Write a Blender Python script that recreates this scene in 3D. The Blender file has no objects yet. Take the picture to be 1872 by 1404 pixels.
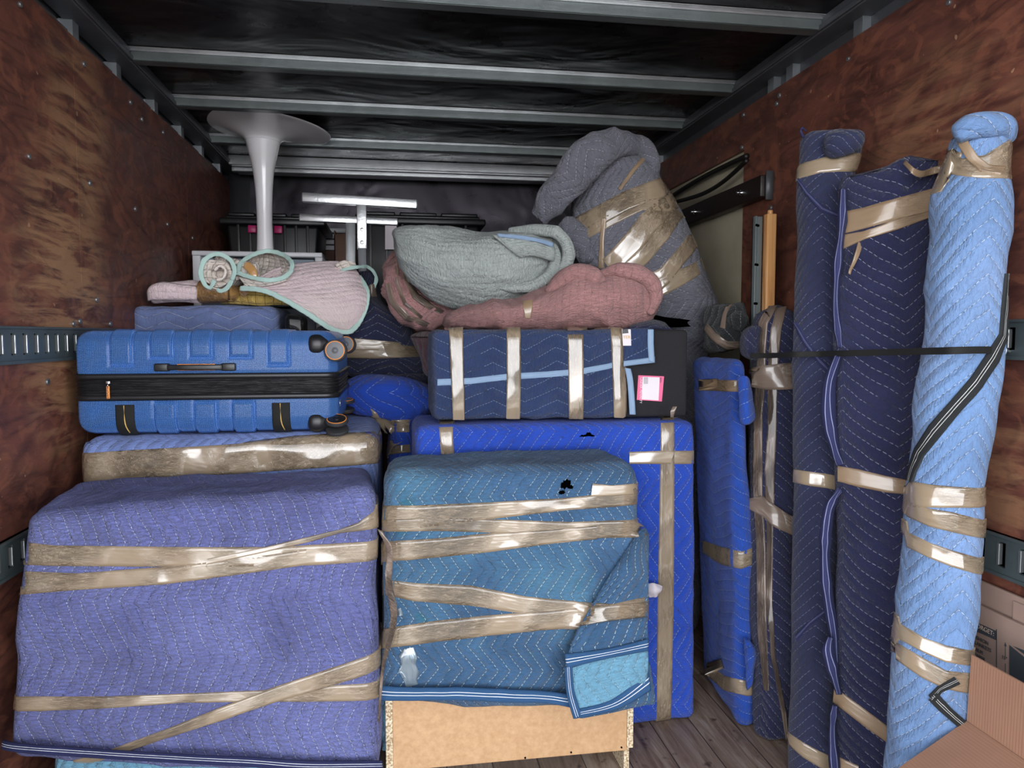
import bpy, bmesh, math, random
from mathutils import Vector, noise
from mathutils.bvhtree import BVHTree

# ------------------------------------------------------------------ camera, world, exposure
SC = bpy.context.scene
COL = SC.collection
H = 1.22                                   # eye height above the load floor
F, VX, VY = 1350.0, 723.0, 612.0           # focal length in pixels, vanishing point of the load bay
YAW = math.atan((936 - VX) / F)
PITCH = math.atan((702 - VY) / math.hypot(F, 936 - VX))
cyw, syw, cp, sp = math.cos(YAW), math.sin(YAW), math.cos(PITCH), math.sin(PITCH)
FW = Vector((syw * cp, cyw * cp, -sp)); RT = Vector((cyw, -syw, 0)); UP = RT.cross(FW)
CAM = Vector((0, 0, H))
cd = bpy.data.cameras.new('camera'); cam = bpy.data.objects.new('camera', cd); COL.objects.link(cam)
cd.sensor_width = 36; cd.lens = F / 1872 * 36; cd.clip_start = .02
from mathutils import Matrix
cam.matrix_world = Matrix(((RT.x, UP.x, -FW.x, 0), (RT.y, UP.y, -FW.y, 0), (RT.z, UP.z, -FW.z, H), (0, 0, 0, 1)))
SC.camera = cam
SC.view_settings.view_transform = 'Standard'; SC.view_settings.look = 'None'
SC.view_settings.gamma = 1; SC.view_settings.use_curve_mapping = False
SC.view_settings.exposure = 1.55
SC.cycles.max_bounces = 8; SC.cycles.diffuse_bounces = 5; SC.cycles.glossy_bounces = 4
SC.cycles.sample_clamp_indirect = 6
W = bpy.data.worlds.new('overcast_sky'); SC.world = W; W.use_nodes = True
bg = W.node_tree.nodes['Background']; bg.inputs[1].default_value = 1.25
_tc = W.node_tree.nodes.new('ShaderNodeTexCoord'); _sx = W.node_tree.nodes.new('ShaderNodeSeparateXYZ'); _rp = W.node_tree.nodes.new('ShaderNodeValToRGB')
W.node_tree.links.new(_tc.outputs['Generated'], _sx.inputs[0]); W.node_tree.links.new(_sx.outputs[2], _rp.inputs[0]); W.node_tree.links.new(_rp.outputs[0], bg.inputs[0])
_rp.color_ramp.elements[0].position = 0; _rp.color_ramp.elements[0].color = (2.9, 2.95, 3.05, 1)      # horizon haze brightened to carry light deep into the bay
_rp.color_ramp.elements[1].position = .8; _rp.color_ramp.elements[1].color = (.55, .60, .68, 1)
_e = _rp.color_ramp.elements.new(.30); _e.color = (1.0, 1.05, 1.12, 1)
XL, XR, YB, YO = -.953, 1.387, 4.70, .42    # side walls, front bulkhead, door opening
ZT = H + 1.0                                # underside of the roof skin
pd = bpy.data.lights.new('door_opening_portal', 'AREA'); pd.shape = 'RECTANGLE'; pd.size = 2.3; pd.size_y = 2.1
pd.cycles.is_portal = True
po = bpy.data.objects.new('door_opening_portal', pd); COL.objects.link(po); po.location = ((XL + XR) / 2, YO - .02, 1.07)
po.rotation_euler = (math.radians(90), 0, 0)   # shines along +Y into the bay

# ------------------------------------------------------------------ pixel helpers
def ray(px, py): return FW * F + RT * (px - 936) + UP * (702 - py)
def at(px, py, Y):
    d = ray(px, py); return CAM + d * (Y / d.y)
def atX(px, py, X):
    d = ray(px, py); return CAM + d * (X / d.x)
def atZ(px, py, z):
    d = ray(px, py); return CAM + d * ((z - H) / d.z)

# ------------------------------------------------------------------ materials
def lin(c):
    if isinstance(c, str):
        c = [int(c[i:i + 2], 16) / 255 for i in (0, 2, 4)]
    return tuple((x / 12.92 if x <= .04045 else ((x + .055) / 1.055) ** 2.4) for x in c[:3]) + (1,)
class N:
    def __init__(s, name, rough=.6, metal=0, spec=.5, coat=0):
        s.m = bpy.data.materials.new(name); s.m.use_nodes = True; s.t = s.m.node_tree
        s.b = s.t.nodes['Principled BSDF']
        s.b.inputs['Roughness'].default_value = rough; s.b.inputs['Metallic'].default_value = metal
        s.b.inputs['Specular IOR Level'].default_value = spec; s.b.inputs['Coat Weight'].default_value = coat
        s.uvn = None; s.obn = None
    def n(s, typ, **k):
        o = s.t.nodes.new(typ)
        for a, b in k.items(): setattr(o, a, b)
        return o
    def set(s, sock, v):
        if hasattr(v, 'links'): s.t.links.new(v, sock)
        elif isinstance(v, (tuple, list)) and len(v) == 4 and sock.type == 'VECTOR': sock.default_value = v[:3]
        else: sock.default_value = v
    def M(s, op, a, b=0, c=0):
        o = s.n('ShaderNodeMath', operation=op)
        s.set(o.inputs[0], a); s.set(o.inputs[1], b)
        if op in ('MULTIPLY_ADD', 'SMOOTH_MIN', 'SMOOTH_MAX', 'WRAP', 'COMPARE'): s.set(o.inputs[2], c)
        return o.outputs[0]
    def uv(s):
        if not s.uvn:
            q = s.n('ShaderNodeUVMap'); q.uv_map = 'UVMap'; s.uvn = q.outputs[0]
        return s.uvn
    def ob(s):
        if not s.obn: s.obn = s.n('ShaderNodeTexCoord').outputs['Object']
        return s.obn
    def sep(s, v):
        q = s.n('ShaderNodeSeparateXYZ'); s.set(q.inputs[0], v); return q.outputs
    def mapp(s, v, sc=(1, 1, 1), rot=(0, 0, 0), loc=(0, 0, 0)):
        q = s.n('ShaderNodeMapping'); s.set(q.inputs[0], v); q.inputs['Scale'].default_value = sc
        q.inputs['Rotation'].default_value = rot; q.inputs['Location'].default_value = loc; return q.outputs[0]
    def noise(s, v, scale, detail=3, rough=.55, dist=0):
        q = s.n('ShaderNodeTexNoise'); s.set(q.inputs['Vector'], v); q.inputs['Scale'].default_value = scale
        q.inputs['Detail'].default_value = detail; q.inputs['Roughness'].default_value = rough; q.inputs['Distortion'].default_value = dist
        return q.outputs[0]
    def ramp(s, v, stops):
        q = s.n('ShaderNodeValToRGB'); s.set(q.inputs[0], v); e = q.color_ramp.elements
        while len(e) < len(stops): e.new(.5)
        for i, (p, c) in enumerate(stops):
            e[i].position = p; e[i].color = c if isinstance(c, tuple) and len(c) == 4 else ((c, c, c, 1) if not isinstance(c, str) else lin(c))
        return q.outputs[0]
    def mix(s, f, a, b, mode='MIX'):
        q = s.n('ShaderNodeMix', data_type='RGBA', blend_type=mode)
        s.set(q.inputs[0], f); s.set(q.inputs[6], a); s.set(q.inputs[7], b); return q.outputs[2]
    def bump(s, h, strength=1, dist=.002, normal=None):
        q = s.n('ShaderNodeBump'); s.set(q.inputs['Height'], h); q.inputs['Strength'].default_value = strength
        q.inputs['Distance'].default_value = dist
        if normal is not None: s.set(q.inputs['Normal'], normal)
        return q.outputs[0]
    def fin(s, col=None, normal=None, rough=None):
        if col is not None: s.set(s.b.inputs['Base Color'], col)
        if normal is not None: s.set(s.b.inputs['Normal'], normal)
        if rough is not None: s.set(s.b.inputs['Roughness'], rough)
        return s.m
def plain(name, col, rough=.5, metal=0, nz=0, spec=.5, bump=0, bscale=60, coat=0):
    q = N(name, rough, metal, spec, coat); c = lin(col)
    co = q.ob()
    if nz: 
        f = q.noise(co, 9, 5)
        cc = q.mix(q.ramp(f, [(.3, 0.0), (.7, 1.0)]), tuple(x * (1 - nz) for x in c[:3]) + (1,), tuple(min(1, x * (1 + nz)) for x in c[:3]) + (1,))
    else: cc = c
    nrm = q.bump(q.noise(co, bscale, 4), 1, bump) if bump else None
    return q.fin(cc, nrm)

def quilt(name, col, stitch='C9CFDD', S=.030, P=.26, k=.45, along='v', flip=0, warp=.006, wear=.22, puff=.0045, wr=.004, rough=.86, tw=.00075,
          wash=None, zig=True, dash=True, grid=False, vis=.85, wdir=1.0, stain=None):
    """Quilted moving blanket: zigzag stitch lines, padding that swells between them, creases, wear."""
    q = N(name, rough, 0, .25); uv = q.uv(); c = lin(col)
    nzv = q.n('ShaderNodeTexNoise'); q.set(nzv.inputs['Vector'], uv); nzv.inputs['Scale'].default_value = 3.0; nzv.inputs['Detail'].default_value = 2
    off = q.n('ShaderNodeVectorMath', operation='MULTIPLY_ADD'); q.set(off.inputs[0], nzv.outputs[1]); off.inputs[1].default_value = (warp * 6,) * 3; q.set(off.inputs[2], uv)
    nz2 = q.n('ShaderNodeTexNoise'); q.set(nz2.inputs['Vector'], uv); nz2.inputs['Scale'].default_value = 28; nz2.inputs['Detail'].default_value = 1
    off2 = q.n('ShaderNodeVectorMath', operation='MULTIPLY_ADD'); q.set(off2.inputs[0], nz2.outputs[1]); off2.inputs[1].default_value = (.0045,) * 3; q.set(off2.inputs[2], off.outputs[0])
    o = q.sep(off2.outputs[0]); U, V = (o[0], o[1]) if along == 'v' else (o[1], o[0])
    tri = q.M('PINGPONG', V, P / 2)
    w = q.M('MULTIPLY_ADD', tri, -k if flip else k, U) if zig else U
    w = q.M('ADD', w, 20.0)
    d = q.M('PINGPONG', w, S / 2)
    if grid:
        d2 = q.M('PINGPONG', q.M('ADD', V, 20.0), S / 2); d = q.M('MINIMUM', d, d2)
    line = q.M('LESS_THAN', d, tw)
    if dash: line = q.M('MULTIPLY', line, q.M('GREATER_THAN', q.M('FRACT', q.M('MULTIPLY', q.M('ADD', V, 20.0), 1 / .0085)), .36))
    miss = q.M('GREATER_THAN', q.noise(uv, 9, 2), .40)
    line = q.M('MULTIPLY', q.M('MULTIPLY', line, miss), vis)
    pf = q.M('POWER', q.M('MULTIPLY', d, 2 / S), .55)
    # crinkles, mostly pulled across the stitch lines
    ms = (55, 150, 1) if along == 'v' else (150, 55, 1)
    if wdir < 0: ms = (ms[1], ms[0], 1)
    cr = q.noise(q.mapp(uv, ms), 1.0, 4, .6, .8)
    cr2 = q.noise(uv, 22, 4, .6, 1.5)
    crr = q.M('ABSOLUTE', q.M('SUBTRACT', cr2, .5))
    crf = q.noise(uv, 420, 2)
    n1 = q.bump(pf, 1, puff * 1.25)
    n2 = q.bump(q.M('ADD', cr, q.M('MULTIPLY', q.M('SUBTRACT', 1, crr), 1.3)), 1, wr * 1.7, n1)
    n3 = q.bump(crf, .35, .0008, n2)
    dk = tuple(x * (1 - wear) for x in c[:3]) + (1,); lt = tuple(min(1, x * (1 + wear) + .02 * wear) for x in c[:3]) + (1,)
    f = q.ramp(q.noise(uv, 5, 6, .65, .6), [(.32, 0.0), (.68, 1.0)])
    cc = q.mix(f, dk, lt)
    if wash: cc = q.mix(q.ramp(q.noise(uv, 2.3, 3), [(.45, 0.0), (.62, 1.0)]), cc, lin(wash))
    if stain: cc = q.mix(q.ramp(q.noise(q.mapp(uv, (1, 1, 1), (0, 0, 0), (3.1, 1.7, 0)), 6.5, 3), [(.64, 0.0), (.72, .8)]), cc, lin(stain))
    cc = q.mix(line, cc, lin(stitch))
    q.b.inputs['Sheen Weight'].default_value = .15
    return q.fin(cc, n3)

def tape_mat(name, col='93826C', rough=.22, crinkle=.0030):
    q = N(name, rough + .03, 0, .6, .8); q.b.inputs['Coat Roughness'].default_value = .07; q.b.inputs['Coat IOR'].default_value = 1.75
    uv = q.uv(); c = lin(col)
    lo = q.noise(q.mapp(uv, (7, 26, 1)), 1, 2, .5, .4)
    hi = q.noise(q.mapp(uv, (45, 130, 1)), 1, 3, .6, 2.2)
    patch = q.ramp(q.noise(uv, 5, 2), [(.42, 0.0), (.60, 1.0)])
    rid = q.M('SUBTRACT', 1, q.M('MULTIPLY', q.M('ABSOLUTE', q.M('SUBTRACT', hi, .5)), 5))
    h = q.M('ADD', q.M('MULTIPLY', lo, .6), q.M('MULTIPLY', q.M('MULTIPLY', rid, patch), .45))
    vo = q.n('ShaderNodeTexVoronoi'); q.set(vo.inputs['Vector'], q.mapp(uv, (50, 120, 1), (0, 0, .5))); vo.inputs['Scale'].default_value = 1; vo.inputs['Randomness'].default_value = 1
    h = q.M('ADD', h, q.M('MULTIPLY', q.M('MULTIPLY', vo.outputs[0], patch), 1.1))
    nrm = q.bump(h, 1, crinkle * 1.5)
    cc = q.mix(q.ramp(q.noise(q.mapp(uv, (6, 40, 1)), 1, 3), [(.3, 0.0), (.7, 1.0)]), tuple(x * .93 for x in c[:3]) + (1,), tuple(min(1, x * 1.06) for x in c[:3]) + (1,))
    return q.fin(cc, nrm)

def plywood(name, worn):
    """red-brown stained plywood, grain in contour bands; object coords are world metres; Y along, Z up"""
    q = N(name, .5, 0, .35, .08); q.b.inputs['Coat Roughness'].default_value = .35
    co = q.ob(); o = q.sep(co)
    st = q.mapp(co, (1, .8, 2.2))
    h1 = q.noise(st, 1.25, 2, .45, .5)
    bands = q.M('PINGPONG', q.M('MULTIPLY', h1, 34), 1)
    bands = q.ramp(bands, [(0, 0.0), (.55, .15), (.9, 1.0)])
    big = q.noise(q.mapp(co, (1, 2.2, 4.5)), 1.7, 5, .65, 1.2)
    fine = q.noise(q.mapp(co, (1, 14, 90)), 1, 4, .7)
    c = q.mix(q.ramp(big, [(.32, 0.0), (.68, 1.0)]), lin('432723'), lin('724538'))
    c = q.mix(q.M('MULTIPLY', bands, .5), c, lin('3D2220'))
    c = q.mix(q.M('MULTIPLY', q.ramp(fine, [(.45, 0.0), (.75, 1.0)]), .35), c, lin('86523F'))
    blot = q.ramp(q.noise(q.mapp(co, (1, 3.2, 5)), 2.2, 4, .6, 2.0), [(.50, 0.0), (.60, 1.0)])
    c = q.mix(q.M('MULTIPLY', blot, .4), c, lin('8E5842'))
    for (y0, z0, sy, sz, amt) in worn:
        dy = q.M('DIVIDE', q.M('SUBTRACT', o[1], y0), sy); dz = q.M('DIVIDE', q.M('SUBTRACT', o[2], z0), sz)
        r = q.M('ADD', q.M('MULTIPLY', dy, dy), q.M('MULTIPLY', dz, dz))
        m = q.M('MULTIPLY', q.M('SUBTRACT', 1, r), q.M('MULTIPLY', q.ramp(q.noise(q.mapp(co, (1, 2.2, 16)), 1.6, 5, .65, .5), [(.42, 0.0), (.58, 1.0)]), amt))
        m = q.M('MAXIMUM', m, 0)
        c = q.mix(m, c, lin('9A7354'))
    spots = q.M('GREATER_THAN', q.noise(q.mapp(co, (1, 1, 1)), 38, 1), .78)
    c = q.mix(q.M('MULTIPLY', spots, .6), c, lin('B98F70'))
    nrm = q.bump(q.M('ADD', bands, fine), .5, .0015)
    return q.fin(c, nrm, q.ramp(big, [(.3, .38), (.7, .62)]))

M = {}
def build_materials():
    M['ply_l'] = plywood('stained_plywood_left', [(2.35, 1.35, .36, .55, 1.3), (2.5, 1.85, .28, .35, 1.0)])
    M['ply_r'] = plywood('stained_plywood_right', [(1.75, 1.75, .35, .25, .45), (1.45, .9, .3, .22, .6)])
    q = N('roof_sheet_metal', .30, .85, .5); co = q.ob()
    big = q.noise(q.mapp(co, (1.3, 2.2, 1)), 1.6, 3, .5, .5)
    de = q.n('ShaderNodeTexVoronoi'); q.set(de.inputs['Vector'], q.mapp(co, (1, 2.2, 1))); de.inputs['Scale'].default_value = 3.1
    dent = q.ramp(de.outputs[0], [(.0, 0.0), (.16, 1.0)])
    n1 = q.bump(big, 1, .02); n2 = q.bump(dent, .5, .003, n1); n3 = q.bump(q.noise(q.mapp(co, (.5, 1.1, 1)), 2, 0), 1, .006, n2)
    c = q.mix(q.noise(co, 3, 5), lin('221F24'), lin('403D42'))
    M['roof'] = q.fin(c, n3, q.ramp(q.noise(co, 6, 5), [(.3, .22), (.7, .42)]))
    M['bow'] = plain('galvanised_roof_bow', '7E8585', .40, .7, .15, bump=.001, bscale=40)
    M['rail'] = plain('painted_grey_rail', '5A5C60', .5, .45, .15, bump=.001, bscale=25)
    M['galv'] = plain('galvanised_steel', 'A9AEB2', .35, .8, .15)
    M['track'] = plain('grey_green_track_steel', '5B6668', .45, .5, .18, bump=.0006, bscale=80)
    M['slot'] = plain('bright_slot_edges', 'B9BDBE', .3, .85, .1)
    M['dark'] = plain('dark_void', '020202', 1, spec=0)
    M['screw'] = plain('zinc_bolts', '9A9C9E', .35, .8)
    M['cream'] = plain('cream_fibreglass_panel', 'B2A992', .5, 0, .10)
    M['blackbeam'] = plain('dark_stained_beam', '1F1714', .45, 0, .25, bump=.001)
    M['cable'] = plain('black_cable_rubber', '15130F', .5)
    M['chrome'] = plain('chrome', 'D9DADC', .16, 1)
    # floor: worn brown-grey boards along Y
    q = N('worn_floor_boards', .6, 0, .4); co = q.ob(); o = q.sep(co)
    idx = q.M('FLOOR', q.M('MULTIPLY', o[0], 1 / .13)); fr = q.M('FRACT', q.M('MULTIPLY', o[0], 1 / .13))
    sh = q.n('ShaderNodeCombineXYZ'); q.set(sh.inputs[0], q.M('MULTIPLY', o[0], 22)); q.set(sh.inputs[1], q.M('MULTIPLY_ADD', idx, 3.7, q.M('MULTIPLY', o[1], 2.2)))
    g = q.noise(sh.outputs[0], 1.2, 6, .68, 1.4)
    c = q.ramp(g, [(.28, '4A3831'), (.42, '7E6858'), (.58, 'A18D7C'), (.75, 'B8ADA2')])
    tone = q.n('ShaderNodeTexWhiteNoise', noise_dimensions='1D'); q.set(tone.inputs['W'], idx)
    c = q.mix(q.M('MULTIPLY', tone.outputs[0], .35), c, lin('6A5044'))
    seam = q.M('LESS_THAN', fr, .025); c = q.mix(q.M('MULTIPLY', seam, .85), c, lin('1B1411'))
    sp = q.ramp(q.noise(co, 17, 3), [(.62, 0.0), (.70, .7)]); c = q.mix(sp, c, lin('2C2220'))
    M['floor'] = q.fin(c, q.bump(q.M('SUBTRACT', g, q.M('MULTIPLY', seam, 2)), .6, .002))
    M['ground'] = plain('pale_driveway_concrete', 'B9B7B0', .9, 0, .1)
    # blankets
    M['purple'] = quilt('periwinkle_purple_quilt', '5F659E', S=.029, P=.30, k=.42, warp=.011, wash='6E75B0', wr=.009)
    M['peri'] = quilt('slate_periwinkle_quilt', '6B7DB2', S=.034, P=.24, k=.55, wash='6F86BE', wr=.003, stitch='A9B8DC')
    M['slate'] = quilt('slate_blue_quilt', '6674A0', S=.040, P=.15, k=.42, along='u', dash=False, wr=.003)
    M['teal'] = quilt('teal_quilt', '34577A', S=.030, P=.13, k=.72, wash='456F8C', wr=.0045, stitch='BFD3D8', tw=.0009, stain='2A5F73')
    M['teal_in'] = quilt('light_blue_quilt_underside', '6596B0', S=.03, P=.13, k=.6, wear=.12, stitch='9ECFE6', stain='5F8C92')
    M['royal'] = quilt('royal_blue_quilt', '1E45AE', S=.036, P=.16, k=.75, wear=.16, stitch='9FB6E8', wr=.004)
    M['royal2'] = quilt('royal_blue_quilt_level', '1C459F', S=.036, P=.30, k=.35, along='u', wear=.2, stitch='90A8DC', wr=.004)
    M['navy_c'] = quilt('navy_cushion_quilt', '24355C', S=.04, P=.20, k=.45, along='u', stitch='8AA2CC', wear=.2, wr=.006)
    M['navy'] = quilt('dark_navy_quilt', '20243F', S=.034, P=.14, k=.9, along='u', stitch='A8AEC8', wear=.2, wr=.003)
    M['indigo'] = quilt('indigo_quilt', '1F2242', S=.032, P=.20, k=.95, along='u', stitch='A9ACCB', wear=.2, wr=.004)
    M['indigo_r'] = quilt('slate_navy_quilt', '282C47', S=.030, P=.22, k=.95, along='u', stitch='8F97BC', wear=.14, wr=.002, puff=.003, vis=.7)
    M['sky'] = quilt('sky_blue_quilt', '6785B0', S=.038, P=.26, k=1.0, along='u', stitch='D8E4F6', wear=.14, wr=.0028, wash='7891BA')
    M['grey'] = quilt('charcoal_grey_quilt', '696974', S=.034, P=.17, k=.8, stitch='CDCDD4', wear=.15, wr=.007, vis=1)
    M['sage'] = quilt('sage_grey_quilt', '9FA6A3', S=.028, P=.5, k=.10, stitch='A9B3B0', wear=.08, wr=.0065, vis=.45, puff=.0024, warp=.02)
    M['mauve'] = quilt('dusty_rose_quilt', 'A57876', S=.026, P=.4, k=.1, along='u', stitch='8B6468', wear=.14, wr=.0065, vis=.45, puff=.0026, warp=.02)
    M['pinkq'] = quilt('pale_pink_quilt', 'E0CACD', S=.026, zig=False, along='u', stitch='D9CCCA', wear=.06, wr=.004, vis=.8, warp=.005, wash='E2D3CC', puff=.0018, dash=False)
    M['creamq'] = quilt('cream_quilt', 'E0D4CA', S=.03, zig=False, stitch='5A5048', wear=.07, grid=True, dash=False, tw=.0007)
    M['yellowq'] = quilt('mustard_yellow_quilt', 'D2B160', S=.03, zig=False, stitch='3F3826', wear=.12, grid=True, dash=False)
    M['mint'] = plain('mint_binding', 'A9C4BC', .85, 0, .12, bump=.0015, bscale=150)
    M['blackq'] = quilt('black_quilt', '1C2022', S=.04, P=.2, k=.8, stitch='A9ADB0', wear=.2)
    def bind(name, col, st='D8DCE6'):
        q = N(name, .85); o = q.sep(q.uv())
        l = q.M('ADD', q.M('LESS_THAN', q.M('ABSOLUTE', q.M('SUBTRACT', o[1], .38)), .022), q.M('LESS_THAN', q.M('ABSOLUTE', q.M('SUBTRACT', o[1], .56)), .022))
        nn = q.noise(q.uv(), 40, 3); c = q.mix(nn, tuple(x * .8 for x in lin(col)[:3]) + (1,), tuple(x * 1.15 for x in lin(col)[:3]) + (1,))
        return q.fin(q.mix(l, c, lin(st)), q.bump(nn, 1, .002))
    M['bind_navy'] = bind('navy_binding', '1E2450'); M['bind_teal'] = bind('teal_blue_binding', '27507A')
    M['bind_black'] = bind('black_binding', '1D2022', 'C9CBC8'); M['bind_sky'] = bind('pale_blue_binding', '8FA9C8', 'A5BAD3')
    M['bind_indigo'] = bind('indigo_binding', '272B55', '8F94BC')
    M['tape'] = tape_mat('tan_packing_tape'); M['tape_s'] = tape_mat('glossy_wrinkled_packing_tape', '93826C', .16, .0065)
    M['tape_b'] = tape_mat('brown_packing_tape', '8C755C', .34, .003); M['tape_d'] = tape_mat('crumpled_brown_tape', '76665A', .34, .009)
    M['tape_o'] = tape_mat('amber_packing_tape', 'C0925C', .2, .007)
    for _k in ('tape_b', 'tape_d'): M[_k].node_tree.nodes['Principled BSDF'].inputs['Coat Weight'].default_value = .35
    M['clear'] = tape_mat('crinkled_clear_tape', '8FA0AC', .10, .016); M['clear'].node_tree.nodes['Principled BSDF'].inputs['Metallic'].default_value = .5
    # suitcase
    q = N('blue_metallic_polycarbonate', .34, .35, .5, .3); q.b.inputs['Coat Roughness'].default_value = .2
    o = q.sep(q.uv()); s1 = q.M('SINE', q.M('MULTIPLY', q.M('ADD', o[0], o[1]), 6.283 / .0072)); s2 = q.M('SINE', q.M('MULTIPLY', q.M('SUBTRACT', o[0], o[1]), 6.283 / .0072))
    M['case'] = q.fin(q.mix(q.M('MULTIPLY_ADD', q.M('MULTIPLY', s1, s2), .5, .5), lin('2F66B8'), lin('6A9CE2')), q.bump(q.M('MULTIPLY', s1, s2), 1, .0016))
    q = N('ribbed_black_zip_tape', .5); o = q.sep(q.ob())
    M['zip'] = q.fin(lin('141416'), q.bump(q.noise(q.mapp(q.ob(), (8, 8, 160)), 1, 3), 1, .006))
    M['blackp'] = plain('black_plastic', '1B1B1D', .38, 0, .1); M['blackr'] = plain('matte_black_rubber', '2A2A2C', .7)
    M['wheelg'] = plain('grey_wheel_hub', '5C5E62', .5); M['orange'] = plain('orange_trim', 'E08A3C', .45)
    M['webbing'] = plain('black_webbing', '121110', .85, 0, .2, bump=.001, bscale=300)
    M['white'] = plain('white_gloss_enamel', 'EAE7E9', .18, 0, .02, coat=.3); M['whitep'] = plain('white_plastic', 'C9C9CD', .4)
    M['smoke'] = plain('grey_drawer_front', '7F8894', .25)
    M['tote'] = plain('black_tote_plastic', '17181A', .42, 0, .15); M['magenta'] = plain('magenta_latch', 'C01F6A', .4)
    M['alu'] = plain('bare_aluminium_tube', 'C4C6C8', .28, .85, .15, bump=.0005, bscale=120)
    q = N('mdf_backing_board', .6); nn = q.noise(q.ob(), 70, 4, .7); n5 = q.noise(q.ob(), 3, 4, .7)
    c = q.mix(q.ramp(nn, [(.35, 0.0), (.7, 1.0)]), lin('B08A64'), lin('C19D76')); c = q.mix(q.M('MULTIPLY', q.ramp(n5, [(.45, 0.0), (.7, 1.0)]), .3), c, lin('A0764C'))
    M['mdf'] = q.fin(c)
    q = N('chipboard_edge', .8); nn = q.noise(q.ob(), 170, 3, .6)
    M['chip'] = q.fin(q.ramp(nn, [(.38, '8A6E4E'), (.5, 'C2AE8E'), (.62, 'DCCFB6')]), q.bump(nn, 1, .002))
    q = N('corrugated_cardboard', .8); o = q.sep(q.uv())
    wv = q.M('SINE', q.M('MULTIPLY', o[0], 6.283 / .007)); nn = q.noise(q.uv(), 8, 5, .6); fz = q.noise(q.mapp(q.uv(), (150, 8, 1)), 1, 3)
    c = q.mix(nn, lin('936C56'), lin('A98068')); c = q.mix(q.M('MULTIPLY', fz, .35), c, lin('8A6450'))
    M['card'] = q.fin(c, q.bump(wv, .25, .0005))
    q = N('corrugated_cardboard_outer_print_side', .8); nn = q.noise(q.uv(), 6, 5, .6)
    M['card2'] = q.fin(q.mix(nn, lin('8E7468'), lin('A48A7D')))
    M['ink'] = plain('dark_print_ink', '3A3F42', .8); M['inklite'] = plain('bare_card_lettering', 'B5A093', .8)
    q = N('black_mesh_upholstery', .85); o = q.sep(q.uv()); s1 = q.M('SINE', q.M('MULTIPLY', o[0], 6.283 / .005)); s2 = q.M('SINE', q.M('MULTIPLY', o[1], 6.283 / .005))
    mm = q.M('MULTIPLY', s1, s2); M['mesh'] = q.fin(q.mix(q.M('GREATER_THAN', mm, .45), lin('141317'), lin('29272C')), q.bump(mm, .6, .001))
    M['pinkl'] = plain('pink_label', 'D95C86', .5, 0, .1); M['whitel'] = plain('white_label', 'D6CDD2', .6, 0, .06)
    q = N('pine_slat', .45, 0, .4, .1); g = q.noise(q.mapp(q.ob(), (60, 60, 2.5)), 1, 5, .6, 1)
    M['pine'] = q.fin(q.ramp(g, [(.3, 'A86A3A'), (.5, 'D29A62'), (.7, 'E3B47E')]))
    M['steelbar'] = plain('grey_painted_steel', '7B8688', .42, .5, .05)
    M['browncard'] = plain('brown_box_side', '5B4034', .7, 0, .15)
    M['gold'] = plain('yellow_piping', 'C9A45C', .6)
build_materials()

# ------------------------------------------------------------------ objects
ORG = {}
def tag(o, label, cat, group=None):
    o['label'] = label; o['category'] = cat
    if group: o['group'] = group
    return o
def thing(name, label, cat, loc, group=None):
    o = bpy.data.objects.new(name, None); COL.objects.link(o); o.location = loc; o.empty_display_size = .1
    ORG[o.name] = Vector(loc); return tag(o, label, cat, group)
def obj(name, bm, mat, parent=None, smooth=True, origin=None):
    me = bpy.data.meshes.new(name)
    if parent is not None: org = ORG[parent.name]
    else:
        org = Vector(origin) if origin is not None else Vector((0, 0, 0))
    bmesh.ops.translate(bm, vec=-org, verts=bm.verts)
    bm.to_mesh(me); bm.free()
    for p in me.polygons: p.use_smooth = smooth
    for mm in (mat if isinstance(mat, list) else [mat]): me.materials.append(mm)
    o = bpy.data.objects.new(name, me); COL.objects.link(o)
    if parent is not None:
        o.parent = parent; ORG[o.name] = org
    else:
        o.location = org; ORG[o.name] = org
    return o
def struct(name, bm, mat, smooth=False):
    o = obj(name, bm, mat, None, smooth); o['kind'] = 'structure'; return o
def uvl(bm): return bm.loops.layers.uv.get('UVMap') or bm.loops.layers.uv.new('UVMap')
def box(bm, a, b, bev=0):
    """axis-aligned box between two corners, uv in metres"""
    a = Vector(a); b = Vector(b); lo = Vector([min(a[i], b[i]) for i in range(3)]); hi = Vector([max(a[i], b[i]) for i in range(3)])
    r = bmesh.ops.create_cube(bm, size=1)
    for v in r['verts']: v.co = Vector([lo[i] + (v.co[i] + .5) * (hi[i] - lo[i]) for i in range(3)])
    L = uvl(bm); fs = set(f for v in r['verts'] for f in v.link_faces)
    for f in fs:
        n = f.normal if f.normal.length else Vector((0, 0, 1)); f.normal_update(); n = f.normal
        ax = max(range(3), key=lambda i: abs(n[i])); u, v_ = [(1, 2), (0, 2), (0, 1)][ax]
        for l in f.loops: l[L].uv = (l.vert.co[u], l.vert.co[v_])
    if bev:
        es = list(set(e for f in fs for e in f.edges))
        bmesh.ops.bevel(bm, geom=es, offset=bev, segments=2, affect='EDGES', profile=.5)
    return bm
def boxes(lst, bev=0):
    bm = bmesh.new()
    for a, b in lst: box(bm, a, b, bev)
    return bm
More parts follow.
